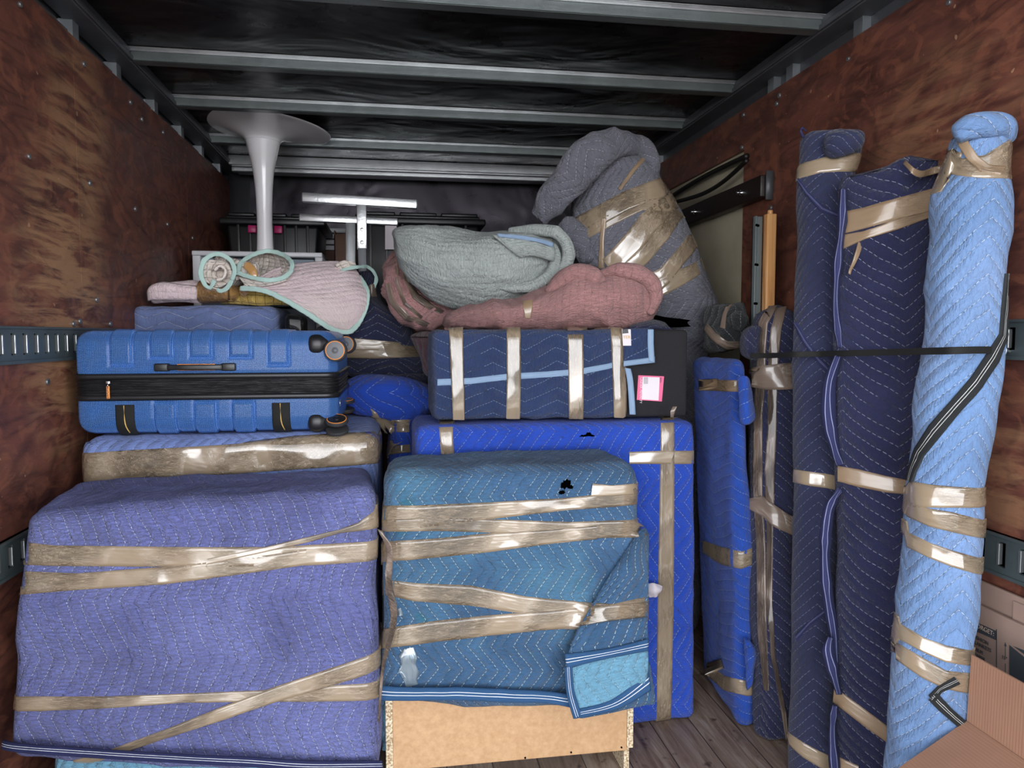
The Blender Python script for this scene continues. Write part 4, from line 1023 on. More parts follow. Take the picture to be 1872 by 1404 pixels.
# hidden load the back row stands on
def carton(x0, x1, y0, y1, z0_, z1, lab):
    t = thing('moving_box', lab, 'cardboard box', ((x0 + x1) / 2, (y0 + y1) / 2, z0_))
    obj('carton', boxes([((x0, y0, z0_), (x1, y1, z1))], .004), M['card'], t); w = .026
    obj('sealing_tape', boxes([(((x0 + x1) / 2 - w, y0 - .001, z1 - .12), ((x0 + x1) / 2 + w, y0 + .001, z1 + .001)), (((x0 + x1) / 2 - w, y0, z1), ((x0 + x1) / 2 + w, y1, z1 + .001))]), M['tape'], t)
    return t
zdr = H - .12
carton(XL + .02, -.30, 3.47, 4.00, .001, .50, 'brown carton at the bottom of the left stack under the drawer unit')
carton(XL + .02, -.30, 3.47, 4.00, .502, zdr - .002, 'brown carton carrying the white drawer unit')
# white drawer unit
px0, px1 = at(352, 500, 3.55).x, at(590, 500, 3.55).x; ztd = at(460, 460, 3.55).z
px0 = max(px0, XL + .01)
t = thing('drawer_unit', 'white plastic drawer unit with grey translucent drawers carrying the upturned table base', 'drawer unit', ((px0 + px1) / 2, 3.75, zdr))
obj('frame', boxes([((px0, 3.55, zdr), (px0 + .035, 3.98, ztd)), ((px1 - .035, 3.55, zdr), (px1, 3.98, ztd)), ((px0, 3.54, ztd - .022), (px1, 3.99, ztd)), ((px0, 3.55, zdr), (px1, 3.98, zdr + .02)), ((px0, 3.95, zdr), (px1, 3.98, ztd))], .005), M['whitep'], t)
hh = (ztd - .03 - zdr - .02) / 2
for k in range(2):
    za_ = zdr + .024 + k * (hh + .002); d = obj('drawer', boxes([((px0 + .038, 3.565, za_), (px1 - .038, 3.94, za_ + hh - .006))], .006), M['smoke'], t)
    obj('drawer_handle', boxes([(((px0 + px1) / 2 - .07, 3.555, za_ + hh - .035), ((px0 + px1) / 2 + .07, 3.566, za_ + hh - .018))], .003), M['whitep'], d)
# upturned pedestal table base
cx, yp = at(485, 460, 3.76).x, 3.76; zp = at(485, 236, yp).z
t = thing('pedestal_table', 'white trumpet-shaped pedestal table base standing upside down', 'table base', (cx, yp, ztd + .001))
zz = lambda py: at(485, py, yp).z
ppm = yp / 1350
prof = [(27, ztd + .001), (25, ztd + .004), (14.5, ztd + .012), (13.5, zz(440)), (13, zz(400)), (14, zz(360)), (16.5, zz(325)), (20, zz(300)), (25, zz(277)), (28, zz(263)), (29, zz(258))]
bm = bmesh.new(); K = 56
def lathe(bm, prof, cx, cy):
    rows = []
    for r, z in prof: rows.append([bm.verts.new((cx + r * math.cos(2 * math.pi * i / K), cy + r * math.sin(2 * math.pi * i / K), z)) for i in range(K)])
    for a, b in zip(rows, rows[1:]):
        for i in range(K): bm.faces.new((a[i], a[(i + 1) % K], b[(i + 1) % K], b[i]))
    bm.faces.new(rows[0][::-1]); bm.faces.new(rows[-1]); bmesh.ops.recalc_face_normals(bm, faces=bm.faces)
pd_ = []
for i in range(41):
    v = cr([(a, b) for a, b in prof[2:]], (len(prof) - 3) * i / 40); pd_.append((v[0] * ppm, v[1]))
lathe(bm, [(26 * ppm, ztd + .001), (26 * ppm, ztd + .006), (15 * ppm, ztd + .010)] + pd_, cx, yp); obj('pedestal_stem', bm, M['white'], t)
fl = [(29.2, zz(260)), (32, zz(255)), (40, zz(250)), (55, zz(245.5)), (75, zz(241.5)), (95, zz(238.5)), (110, zz(236.5)), (113.5, zz(235.2)), (113, zz(233.8)), (100, zz(236)), (60, zz(240)), (20, zz(246)), (2, zz(247))]
fd = [tuple(cr(fl, (len(fl) - 1) * i / 60)) for i in range(61)]
bm = bmesh.new(); lathe(bm, [(max(.5, a) * ppm, b) for a, b in fd], cx, yp)
for v in bm.verts:
    v.co.z -= (v.co.x - cx) * .085 * min(1, math.hypot(v.co.x - cx, v.co.y - yp) / .2)   # the foot sits slightly askew
o = obj('flared_foot', bm, M['white'], t)
o = obj('joint_ring', (lambda b: (ringtorus(b, (cx, yp, zz(259)), (0, 0, 1), 29.0 * ppm, .0012, 48, 8), b)[1])(bmesh.new()), M['whitep'], t)

# black storage totes
def tote(pxa, pxb, pyt, Y, dep, hgt, lab, latch):
    xa, xb, ztp = at(pxa, pyt, Y).x, at(pxb, pyt, Y).x, at(pxa, pyt, Y).z; xa = max(xa, XL + .015)
    zlo = ztp - hgt; t = thing('storage_tote', lab, 'storage tote', ((xa + xb) / 2, Y + dep / 2, zlo)); w = xb - xa
    P = lambda x, y, z: Vector((x, y, z)); i = .035; r = .03; zl = ztp - .065
    b = [P(xa + i + r, Y + i, zlo), P(xb - i - r, Y + i, zlo), P(xb - i - r, Y + dep - i, zlo), P(xa + i + r, Y + dep - i, zlo), P(xa + i, Y + .02, zl), P(xb - i, Y + .02, zl), P(xb - i, Y + dep - .02, zl), P(xa + i, Y + dep - .02, zl)]
    obj('tub', hexa(bmesh.new(), b, .015), M['tote'], t)
    n_ = 7
    for k in range(n_):
        x = xa + i + r + (w - 2 * i - 2 * r) * (k + .5) / n_
        bm = bmesh.new(); bar(bm, (x, Y + .030, zlo + .03), (x, Y + .014, zl), .014, .010, (1, 0, 0)); obj('tub_rib', bm, M['tote'], t)
    lid = obj('lid', boxes([((xa, Y, zl), (xb, Y + dep, zl + .034)), ((xa + .03, Y + .03, zl + .03), (xb - .03, Y + dep - .03, ztp - .012))], .008), M['tote'], t)
    for k in range(3):
        x0_ = xa + .03 + (w - .06) * k / 3 + .012; x1_ = xa + .03 + (w - .06) * (k + 1) / 3 - .012
        obj('lid_panel', boxes([((x0_, Y + .02, ztp - .02), (x1_, Y + dep - .03, ztp))], .006), M['tote'], lid)
    if latch:
        xm = at(485, 415, Y).x
        l = obj('latch', boxes([((xm - .088, Y - .012, zl - .045), (xm - .045, Y + .004, zl - .005)), ((xm + .045, Y - .012, zl - .045), (xm + .088, Y + .004, zl - .005)), ((xm - .04, Y - .010, zl - .036), (xm + .04, Y - .002, zl - .016))], .004), M['magenta'], t)
    return t, zlo
t, zlo = tote(399, 594, 386, 4.12, .50, .46, 'black storage tote with a magenta latch behind the white table base', True)
carton(XL + .02, -.33, 4.12, 4.64, .001, zlo - .002, 'tall brown carton at the back left under the black tote')
t2, zlo2 = tote(638, 888, 384, 4.02, .52, .50, 'wider black storage tote in the back middle behind the grey-green bundle', False)
carton(-.22, .46, 4.02, 4.56, .001, zlo2 - .002, 'tall brown carton at the back middle under the wider black tote')
plate(t2, 'paper_label', 'whitel', [(704, 408), (725, 408), (725, 456), (704, 456)], 3.995)
# brown carton side and white slats seen between the totes
xa, xb = at(611, 420, 3.9).x, at(646, 420, 3.9).x; zt5 = at(611, 422, 3.9).z
t = thing('file_box', 'brown open-topped box edge between the two black totes', 'box', ((xa + xb) / 2, 4.0, .0))
obj('box_body', boxes([((xa, 3.88, .001), (xa + .006, 4.0, zt5)), ((xb - .006, 3.88, .001), (xb, 4.0, zt5)), ((xa, 3.88, .001), (xb, 3.884, zt5 - .02)), ((xa, 3.99, .001), (xb, 4.0, zt5))], .001), M['browncard'], t)
xa, xb = at(578, 430, 4.5).x, at(640, 430, 4.5).x; za_, zb2 = at(600, 452, 4.5).z, at(600, 408, 4.5).z
t = thing('slatted_shutter', 'white slatted panel glimpsed between the black totes', 'slatted panel', ((xa + xb) / 2, 4.66, 0))
for k in range(4):
    z_ = za_ + (zb2 - za_) * k / 4; bm = bmesh.new(); hexa(bm, [Vector(v) for v in ((xa, 4.645, z_), (xb, 4.645, z_), (xb, 4.66, z_ + .004), (xa, 4.66, z_ + .004), (xa, 4.652, z_ + .028), (xb, 4.652, z_ + .028), (xb, 4.667, z_ + .030), (xa, 4.667, z_ + .030))]); obj('slat', bm, M['whitep'], t)
obj('panel_frame', boxes([((xa, 4.67, .001), (xb, 4.685, za_)), ((xa - .03, 4.67, .001), (xa, 4.685, zb2)), ((xb, 4.67, .001), (xb + .03, 4.685, zb2))], .002), M['browncard'], t)

# aluminium T-frames
def tframe(pL, pR, thk, pT, pB, Y, lab, dark=None, bolts=()):
    L_, R_ = at(*pL, Y), at(*pR, Y); T_, B_ = at(*pT, Y), at(*pB, Y)
    B_.z = max(B_.z, .003)
    t = thing('metal_stand', lab, 'metal leg', tuple(B_))
    k = Y / 1350; bm = bmesh.new(); bar(bm, L_, R_, thk * k, .03, (0, 0, 1)); obj('crossbar', bm, M['alu'], t)
    for e, s in ((L_, -1), (R_, 1)):
        bm = bmesh.new(); bar(bm, e, e + (R_ - L_).normalized() * .002 * s, thk * k * .85, .024, (0, 0, 1)); obj('tube_end_cap', bm, M['galv'], t)
    bm = bmesh.new(); bar(bm, T_, B_, 17 * k, .028, (1, 0, 0)); obj('post', bm, M['alu'], t)
    if dark: bm = bmesh.new(); bar(bm, at(*dark[0], Y), at(*dark[1], Y), 15 * k, .03, (1, 0, 0)); obj('inner_post', bm, M['rail'], t)
    for p in bolts:
        c = at(*p, Y) - Vector((0, .018, 0)); bm = bmesh.new(); disc(bm, c, (0, 1, 0), .0085, .010, 6); disc(bm, c - Vector((0, .006, 0)), (0, 1, 0), .005, .008, 12); obj('bolt', bm, M['chrome'], t)
    return t
tframe((553, 361), (762, 374), 16, (661, 374), (662, 456), 3.18, 'nearer aluminium T-shaped leg with two bolts on its post', ((662, 454), (665, 545)), ((662, 421), (662, 444)))
tframe((548, 398), (727, 406), 12.5, (641, 408), (643, 1060), 3.44, 'farther aluminium T-shaped leg with the lower crossbar')

# ------------------------------------------------------------------ soft bundles in the middle
def lo(name, mat, S, parent, nr=64, step=.011, fn=None, ends=(.03, .03), **k):
    bm = loft(S, nr, step, fn, ends, **k); bv = tree_of(bm); return obj(name, bm, M[mat], parent), bv
# bright-blue wrapped bundle standing beside box 2
t = thing('wrapped_bundle', 'bright royal-blue quilted bundle bound with two shiny tape bands, right of the suitcase wheels', 'wrapped bundle', (at(705, 760, 2.78).x, 2.78, .002))
S = [st(634, 684, 760, 688, 2.82, .11), st(626, 706, 786, 712, 2.82, .13), st(626, 733, 797, 735, 2.82, .13), st(650, 752, 778, 756, 2.82, .13), st(711, 770, 760, 768, 2.82, .13), st(711, 790, 760, 790, 2.82, .13), st(711, 815, 760, 815, 2.82, .13), st(711, 870, 760, 870, 2.82, .13)]
b_ = at(711, 870, 2.82); c_ = at(757, 870, 2.82); S.append(((b_.x + c_.x) / 2, 2.82, .003, (c_.x - b_.x) / 2, 0, 0, 0, .14, 0, 2.6))
S = [s[:9] + (2.8,) for s in S]
_, bv = lo('quilted_blanket', 'royal', S, t, fn=lambda p: .010 * nz(p, 6, 2) + .005 * nz(p, 14) + .006 * ridge(p, 7, (1, 1, .6), 5), ends=(.05, .02))
tapes(t, bv, [dict(p=[(688, 768, 690, 790), (756, 767, 756, 790)], m='tape_s', wl=.05, wr=.1), dict(p=[(686, 816, 686, 834), (756, 812, 756, 826)], m='tape_s', wl=.05, wr=.1)], Yg=2.6, nw=8)

# navy bundle below the T-shaped leg
t = thing('wrapped_bundle', 'dark navy quilted bundle with a narrow neck round the metal leg, behind the suitcase wheels', 'wrapped bundle', (at(690, 680, 3.0).x, 3.0, .003))
S = [st(654, 494, 686, 494, 3.14, .04, 2), st(655, 515, 690, 515, 3.13, .045, 2), st(657, 540, 692, 540, 3.12, .05, 2), st(640, 560, 704, 556, 3.08, .09), st(598, 590, 742, 582, 3.06, .12), st(560, 615, 757, 606, 3.06, .14), st(556, 640, 772, 640, 3.06, .14), st(600, 660, 782, 660, 3.06, .13), st(600, 684, 784, 684, 3.08, .12)]
b_, c_ = at(690, 700, 3.0), at(784, 700, 3.0); 
S += [(((at(714, 720, 3.0).x + c_.x) / 2), 3.04, H - .26, (c_.x - at(714, 720, 3.0).x) / 2, 0, 0, 0, .16, 0, 3), (((at(714, 720, 3.0).x + c_.x) / 2), 3.14, .004, (c_.x - at(714, 720, 3.0).x) / 2, 0, 0, 0, .14, 0, 3)]
_, bv = lo('quilted_blanket', 'navy', S, t, fn=lambda p: .008 * nz(p, 6, 4) + .007 * ridge(p, 6, (1, 1, .5), 6) - .003, ends=(.01, .02))
tapes(t, bv, [dict(p=[(620, 638, 620, 654), (700, 628, 700, 655), (766, 634, 772, 652)], m='tape_s', wr=.1), dict(p=[(648, 618, 648, 640), (690, 622, 690, 640), (730, 626, 740, 640)], m='tape_s', off=.004)], Yg=2.8, nw=8)
obj('crumpled_tape', cloth([[(672, 528, 3.06), (680, 520, 3.05), (686, 526, 3.07)], [(668, 538, 3.06), (680, 536, 3.04), (690, 540, 3.06)], [(672, 548, 3.06), (682, 550, 3.05), (688, 544, 3.07)]], .004, 14, 14, soft(.01, .006, .006, f1=14, f2=30)), M['tape_d'], t)

# sage grey-green folded quilt
YG = 2.68
t = thing('quilt_bundle', 'grey-green quilt folded into a long bundle on top of the load', 'quilt bundle', (at(880, 590, YG).x, YG + .05, H + .02))
S = [st(715, 424, 717, 440, YG - .02, .02), st(724, 416, 730, 486, YG - .01, .06), st(745, 413, 766, 530, YG, .11), st(790, 418, 810, 556, YG, .15), st(840, 423, 850, 566, YG - .01, .17), st(900, 425, 905, 561, YG - .02, .18), st(950, 424, 960, 548, YG - .01, .17), st(990, 422, 1000, 530, YG, .15), st(1018, 424, 1024, 508, YG, .12), st(1030, 440, 1036, 490, YG + .01, .08)]
_, bv = lo('quilt_body', 'sage', S, t, fn=lambda p: .012 * nz(p, 5, 2) + .005 * nz(p, 13, 6) + .010 * ridge(p, 5, (.5, 1, 1.6), 9) + .006 * ridge(p, 11, (.4, 1, 1.5), 2) - .006, ends=(.02, .05))
# rolled lip at the open right-hand end
def tubes(name, mat, pts, r, parent, fl=1, fn=None, nr=20, **k):
    P = [at(*p) for p in pts]; S = []
    for i, p in enumerate(P):
        d = (P[min(i + 1, len(P) - 1)] - P[max(i - 1, 0)]).normalized(); u = Vector((0, -1, 0)); b = (u - d * u.dot(d)).normalized(); a = d.cross(b); rr = r[i] if isinstance(r, (list, tuple)) else r
        S.append(tuple(p) + tuple(a * rr) + tuple(b * rr * fl) + (2.2,))
    return obj(name, loft(S, nr, .008, fn, (.01, .01)), M[mat], parent)
lf = soft(.006, .004, .005)
tubes('rolled_lip', 'sage', [(930, 424, 2.62), (980, 420, 2.55), (1016, 426, 2.51), (1036, 448, 2.50), (1036, 480, 2.50), (1022, 505, 2.50), (998, 528, 2.51), (960, 548, 2.52)], [.015, .020, .022, .022, .022, .022, .020, .010], t, 1, lf)
tubes('rolled_lip', 'sage', [(1012, 444, 2.53), (1016, 470, 2.52), (1008, 500, 2.50), (980, 520, 2.50), (940, 528, 2.51), (900, 525, 2.52)], [.010, .020, .020, .020, .016, .006], t, 1, lf)
obj('folded_edge', cloth([[(900, 430, 2.50), (950, 428, 2.50), (1010, 442, 2.52)], [(930, 455, 2.475), (965, 450, 2.47), (1014, 460, 2.49)], [(952, 470, 2.485), (975, 468, 2.475), (1012, 478, 2.49)]], .012, 24, 14, soft(.004, .003, .003)), M['sage'], t)
bstrip(t, 'bind_sky', 'quilt_binding', [(908, 427, 2.485), (950, 430, 2.475), (985, 436, 2.475), (1012, 444, 2.49)], [(912, 433, 2.48), (950, 437, 2.47), (985, 443, 2.47), (1010, 452, 2.485)])

# dusty-rose quilts beneath it
t = thing('quilt_bundle', 'dusty rose quilt rolled across the top of the navy cushion', 'quilt bundle', (at(1000, 600, 2.5).x, 2.45, H + .02))
S = [st(806, 582, 812, 604, 2.50, .04), st(835, 562, 838, 606, 2.49, .09), st(880, 552, 880, 606, 2.48, .12), st(930, 548, 930, 606, 2.48, .13), st(985, 530, 985, 606, 2.47, .14), st(1030, 500, 1040, 606, 2.47, .14), st(1075, 497, 1085, 606, 2.46, .14), st(1120, 492, 1135, 605, 2.46, .14), st(1160, 494, 1176, 602, 2.46, .13), st(1190, 512, 1198, 586, 2.47, .10)]
_, bv = lo('quilt_body', 'mauve', S, t, fn=lambda p: .010 * nz(p, 6, 12) + .005 * nz(p, 15, 6) + .012 * ridge(p, 5, (1.5, 1, 1), 19) + .004 * ridge(p, 16, (1.3, 1, .6), 2) - .007, ends=(.03, .06))
tubes('folded_hump', 'mauve', [(1000, 540, 2.40), (1030, 508, 2.39), (1060, 500, 2.38), (1090, 510, 2.37), (1105, 530, 2.37)], [.02, .032, .034, .03, .016], t, 1, soft(.008, .004, .006))
tubes('rolled_lip', 'mauve', [(1085, 505, 2.39), (1120, 494, 2.36), (1160, 498, 2.34), (1188, 516, 2.34), (1197, 545, 2.34), (1186, 575, 2.34)], [.010, .018, .022, .024, .024, .012], t, 1, soft(.006, .004, .006))
tapes(t, bv, [dict(p=[(955, 552, 974, 550), (957, 566, 973, 566), (960, 580, 970, 581)], m='tape_b', seg=5)], Yg=2.4)
t = thing('quilt_bundle', 'dark rose quilt bound with twisted brown tape, at the left end of the grey-green bundle', 'quilt bundle', (at(740, 620, 2.85).x, 2.9, H - .13))
S = [st(716, 462, 734, 452, 2.88, .05), st(700, 492, 748, 478, 2.88, .09), st(698, 530, 760, 510, 2.87, .11), st(706, 560, 780, 530, 2.86, .12), st(726, 585, 800, 545, 2.85, .12), st(752, 600, 830, 560, 2.80, .10), st(790, 604, 850, 572, 2.75, .06)]
_, bv = lo('quilt_body', 'mauve', S, t, fn=lambda p: .008 * nz(p, 7, 3) + .016 * ridge(p, 7, (1.6, 1, 1.6), 22) - .008, ends=(.03, .02))
tapes(t, bv, [dict(p=[(736, 478, 745, 476), (738, 510, 748, 508), (754, 545, 764, 538), (784, 566, 794, 560), (806, 574, 812, 570)], m='tape_d'), dict(p=[(706, 520, 712, 516), (714, 556, 722, 550), (742, 584, 748, 576), (780, 597, 785, 590)], m='tape_d', off=.004),
    dict(p=[(722, 480, 726, 478), (724, 520, 729, 518), (738, 558, 744, 554), (770, 584, 774, 580)], m='tape_d', off=.004)], Yg=2.8)
t = thing('quilt_bundle', 'dark plum folded quilt end showing between the navy bundle and the navy cushion', 'quilt bundle', (at(775, 690, 2.62).x, 2.66, H - .28))
M['plum'] = quilt('dark_plum_quilt', '4A3238', S=.03, wear=.2, vis=.2)
S = [st(742, 606, 800, 604, 2.66, .06), st(754, 630, 812, 630, 2.64, .07), st(768, 660, 812, 660, 2.62, .07), st(776, 690, 812, 690, 2.62, .06)]
lo('quilt_body', 'plum', S, t, fn=soft(.006, .004, .006), ends=(.03, .03))

# tall grey bundle, leaning, wound with tape
YT = 2.78
t = thing('wrapped_bundle', 'tall leaning charcoal-grey quilted bundle wound with tan tape at the back right', 'wrapped bundle', (at(1230, 600, YT).x, YT + .05, .003))
S = [st(1105, 262, 1180, 262, YT + .02, .08), st(1080, 284, 1198, 300, YT + .01, .14), st(1058, 320, 1203, 330, YT, .18), st(1046, 372, 1214, 352, YT, .20), st(1046, 440, 1238, 400, YT, .21), st(1052, 500, 1262, 450, YT, .22), st(1080, 550, 1286, 500, YT, .22), st(1110, 590, 1300, 545, YT, .22), st(1140, 625, 1304, 600, YT + .06, .20)]
q1, q2 = at(1150, 660, YT + .04), at(1296, 640, YT + .04)
S += [((q1.x + q2.x) / 2, YT + .12, H - .2, (q2.x - q1.x) / 2, 0, 0, 0, .2, 0, 2.4), ((q1.x + q2.x) / 2, YT + .16, .003, (q2.x - q1.x) / 2, 0, 0, 0, .19, 0, 2.6)]
_, bv = lo('quilted_blanket', 'grey', S, t, 84, fn=lambda p: .010 * nz(p, 5, 21) + .005 * nz(p, 12, 6) + .009 * ridge(p, 4.5, (1, 1, 1), 31) - .006, ends=(.06, .02))
tubes('folded_blanket_edge', 'grey', [(1168, 266, 2.66), (1120, 262, 2.62), (1075, 290, 2.60), (1040, 330, 2.62), (1006, 372, 2.66), (984, 402, 2.70)], [.03, .055, .068, .066, .058, .040], t, .7, soft(.010, .005, .008), 28)
tubes('folded_blanket_edge', 'grey', [(1150, 258, 2.68), (1175, 270, 2.66), (1192, 296, 2.65), (1196, 320, 2.66)], [.02, .03, .03, .015], t, 1, soft(.008, .005, .008), 24)
tubes('folded_blanket_edge', 'grey', [(1030, 400, 2.72), (1060, 440, 2.68), (1078, 480, 2.66)], [.04, .055, .03], t, .7, soft(.010, .005, .008), 24)
tapes(t, bv, [
    dict(p=[(1052, 398, 1062, 440), (1090, 378, 1100, 412), (1140, 350, 1150, 384), (1190, 331, 1202, 364)], m='tape_s', wl=.12, wr=.15),
    dict(p=[(1060, 425, 1066, 440), (1120, 388, 1128, 408), (1170, 368, 1176, 384), (1205, 362, 1214, 386)], m='tape', wl=.12, wr=.12, off=.004),
    dict(p=[(1114, 462, 1136, 492), (1146, 426, 1172, 456), (1172, 392, 1200, 420), (1196, 372, 1224, 396)], m='tape_s', wr=.1, wl=.03),
    dict(p=[(1130, 490, 1150, 510), (1164, 462, 1184, 480), (1200, 420, 1222, 436), (1216, 400, 1236, 414)], m='tape_s', wr=.1, wl=.03, off=.004),
    dict(p=[(1184, 502, 1200, 540), (1208, 490, 1224, 516), (1236, 458, 1250, 482), (1252, 438, 1268, 460)], m='tape_s', wr=.1, wl=.03),
    dict(p=[(1195, 512, 1205, 544), (1230, 498, 1240, 526), (1262, 484, 1270, 508), (1280, 474, 1288, 494)], m='tape_s', wr=.1, wl=.03, off=.004),
    dict(p=[(1176, 286, 1182, 290), (1155, 310, 1160, 314), (1130, 345, 1135, 349)], m='tape_b', off=.006, nw=4),
    dict(p=[(1100, 400, 1108, 400), (1097, 440, 1104, 440), (1094, 490, 1104, 490)], m='tape_b', off=.004, nw=4)], Yg=2.6, nw=8)
# navy scrap and torn blanket bottom below it
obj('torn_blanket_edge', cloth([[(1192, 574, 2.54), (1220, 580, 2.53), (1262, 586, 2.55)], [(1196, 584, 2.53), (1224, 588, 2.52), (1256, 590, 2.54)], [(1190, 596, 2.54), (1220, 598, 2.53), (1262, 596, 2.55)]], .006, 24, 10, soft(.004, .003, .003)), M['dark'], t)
t = thing('folded_blanket', 'navy-blue blanket corner peeking out under the rose quilt above the black mesh', 'blanket', (at(1200, 600, 2.4).x, 2.45, H + .02))
obj('blanket_corner', cloth([[(1150, 594, 2.42), (1190, 586, 2.40), (1215, 592, 2.42)], [(1150, 600, 2.36), (1192, 592, 2.34), (1222, 599, 2.36)], [(1150, 603, 2.33), (1192, 601, 2.31), (1226, 602, 2.34)]], .012, 24, 12, soft(.004, .003, .003)), M['indigo'], t)

# pale pink quilt bundle on the slate box
t = thing('quilt_bundle', 'pale pink and cream quilt with mint-green edges, draped over the slate box', 'quilt bundle', (at(460, 556, 3.0).x, 3.05, zt3))
YP = 3.02
tubes('cream_roll', 'pinkq', [(276, 540, YP), (320, 534, YP - .02), (370, 534, YP - .02), (420, 536, YP)], [.03, .040, .042, .03], t, 1, soft(.006, .003, .004), 28)
obj('cream_fold', cloth([[(272, 550, YP - .06), (285, 548, YP - .08), (360, 548, YP - .08)], [(270, 534, YP - .07), (285, 524, YP - .09), (360, 530, YP - .09)], [(276, 524, YP - .03), (300, 519, YP - .04), (360, 525, YP - .05)]], .014, 26, 16, soft(.004, .003, .003)), M['pinkq'], t)
tubes('mustard_blanket_fold', 'yellowq', [(400, 540, YP + .05), (460, 540, YP), (510, 542, YP), (570, 548, YP)], [.03, .036, .034, .02], t, .8, soft(.006, .003, .006), 28)
_, bva = lo('taped_middle', 'tape_o', [st(356, 520, 358, 553, YP - .03, .05), st(380, 506, 380, 553, YP - .03, .07), st(410, 508, 410, 553, YP - .03, .07), st(436, 520, 436, 553, YP - .03, .06)], t, fn=soft(.008, .005, .008))
tubes('amber_tape_strap', 'tape_o', [(448, 482, YP - .12), (462, 496, YP - .14), (462, 512, YP - .14), (450, 528, YP - .12), (440, 540, YP - .08)], [.014, .016, .014, .016, .014], t, .35, soft(.004, .003, .003))
# curled corner on the left: a dished roll with a mint edge
def roll_back(cx, cy, r, Y0, Y1, dx, dy, mat, name='quilt_roll'):
    # roll pointing into the load: its open end faces us and is dished towards the middle
    bm = bmesh.new(); L = uvl(bm); rows = []; K_ = 40; pr = [(.18, .05), (.35, .035), (.6, .018), (.8, .006), (.95, .0), (1.0, .008), (1.02, .03), (1.0, .10), (.95, Y1 - Y0)]
    for i, (k, dpt) in enumerate(pr):
        f = dpt / (Y1 - Y0); row = []
        for j in range(K_):
            a = 2 * math.pi * j / K_; rr = r * k * (1 + .10 * math.sin(2 * a + 1) + .05 * math.sin(5 * a)); row.append(bm.verts.new(at(cx + dx * f + rr * math.cos(a), cy + dy * f + rr * math.sin(a), Y0 + dpt)))
        rows.append(row)
    for i in range(len(rows) - 1):
        for j in range(K_):
            f = bm.faces.new((rows[i][j], rows[i][(j + 1) % K_], rows[i + 1][(j + 1) % K_], rows[i + 1][j]))
            for l in f.loops: l[L].uv = (l.vert.co.x + l.vert.co.y, l.vert.co.z)
    bm.faces.new(rows[0]); bm.faces.new(rows[-1]); bmesh.ops.recalc_face_normals(bm, faces=bm.faces); displace(bm, soft(.003, .002, .003))
    return obj(name, bm, M[mat], t)
roll_back(396, 500, 27, YP - .135, YP + .06, 34, 4, 'creamq')
obj('mint_edge', edge([(424, 512, YP - .14), (429, 494, YP - .14), (420, 474, YP - .14), (397, 464, YP - .14), (375, 474, YP - .14), (367, 496, YP - .145), (372, 516, YP - .15), (384, 526, YP - .15), (392, 512, YP - .155)], .0085, .0035), M['mint'], t)
obj('mint_edge', edge([(424, 512, YP - .14), (416, 526, YP - .145), (404, 532, YP - .15), (396, 528, YP - .15)], .0085, .0035), M['mint'], t)
obj('inner_curl', cloth([[(392, 494, YP - .15), (394, 496, YP - .09)], [(402, 486, YP - .15), (404, 488, YP - .09)], [(412, 494, YP - .15), (412, 496, YP - .09)], [(408, 508, YP - .15), (408, 508, YP - .09)], [(396, 512, YP - .15), (398, 512, YP - .09)]], .012, 8, 30), M['creamq'], t)
tubes('cream_roll', 'creamq', [(392, 476, YP - .06), (430, 488, YP - .07), (470, 500, YP - .08)], [.02, .032, .034], t, .8, soft(.005, .003, .003), 24)
obj('open_curl_lining', cloth([[(432, 512, YP - .12), (470, 506, YP - .06), (520, 512, YP - .12)], [(430, 492, YP - .10), (475, 484, YP + .04), (534, 492, YP - .10)], [(448, 474, YP - .06), (480, 462, YP + .06), (526, 474, YP - .06)], [(470, 466, YP - .03), (490, 459, YP - .02), (512, 464, YP - .03)]], .012, 28, 22, soft(.003, .002, .002)), M['creamq'], t)
obj('open_curl_front', cloth([[(436, 506, YP - .13), (480, 514, YP - .16), (530, 500, YP - .14)], [(450, 524, YP - .14), (490, 522, YP - .17), (526, 512, YP - .15)]], .012, 22, 10, soft(.003, .002, .002)), M['creamq'], t)
obj('mint_edge', edge([(434, 502, YP - .14), (440, 482, YP - .10), (462, 466, YP - .05), (490, 459, YP - .03), (518, 466, YP - .06), (533, 480, YP - .11), (531, 496, YP - .14), (516, 508, YP - .16), (490, 512, YP - .175), (456, 506, YP - .16), (434, 498, YP - .14)], .0085, .0035), M['mint'], t)
# big draped pink flap, lower corner hangs towards us
G = [[(438, 526, YP - .14), (500, 492, YP - .06), (560, 482, YP), (615, 478, YP + .04), (640, 480, YP + .06)],
     [(470, 528, YP - .16), (520, 512, YP - .12), (580, 500, YP - .08), (630, 498, YP - .04), (655, 502, YP - .01)],
     [(500, 536, YP - .17), (550, 534, YP - .16), (600, 530, YP - .13), (645, 526, YP - .10), (670, 531, YP - .07)],
     [(548, 562, YP - .17), (590, 562, YP - .17), (625, 560, YP - .15), (652, 556, YP - .13), (668, 562, YP - .11)],
     [(600, 596, YP - .17), (622, 604, YP - .17), (638, 606, YP - .17), (650, 596, YP - .15), (657, 586, YP - .13)]]
flap = obj('draped_flap', cloth(G, .014, 46, 46, lambda p: .006 * nz(p, 8, 3) + .006 * ridge(p, 6, (1, 1, 1), 7)), M['pinkq'], t)
obj('mint_edge', edge([(438, 527, YP - .146), (470, 529, YP - .166), (500, 538, YP - .176), (548, 564, YP - .178), (600, 598, YP - .178), (622, 606, YP - .178), (638, 607, YP - .178), (650, 598, YP - .16), (659, 585, YP - .14), (669, 560, YP - .115), (671, 532, YP - .08), (656, 504, YP - .02)], .0095, .0035), M['mint'], t)
obj('small_quilt_loop', cloth([[(612, 484, YP - .02), (630, 476, YP - .04), (650, 482, YP - .03)], [(622, 494, YP - .03), (636, 490, YP - .05), (652, 490, YP - .04)]], .012, 16, 8), M['creamq'], t)
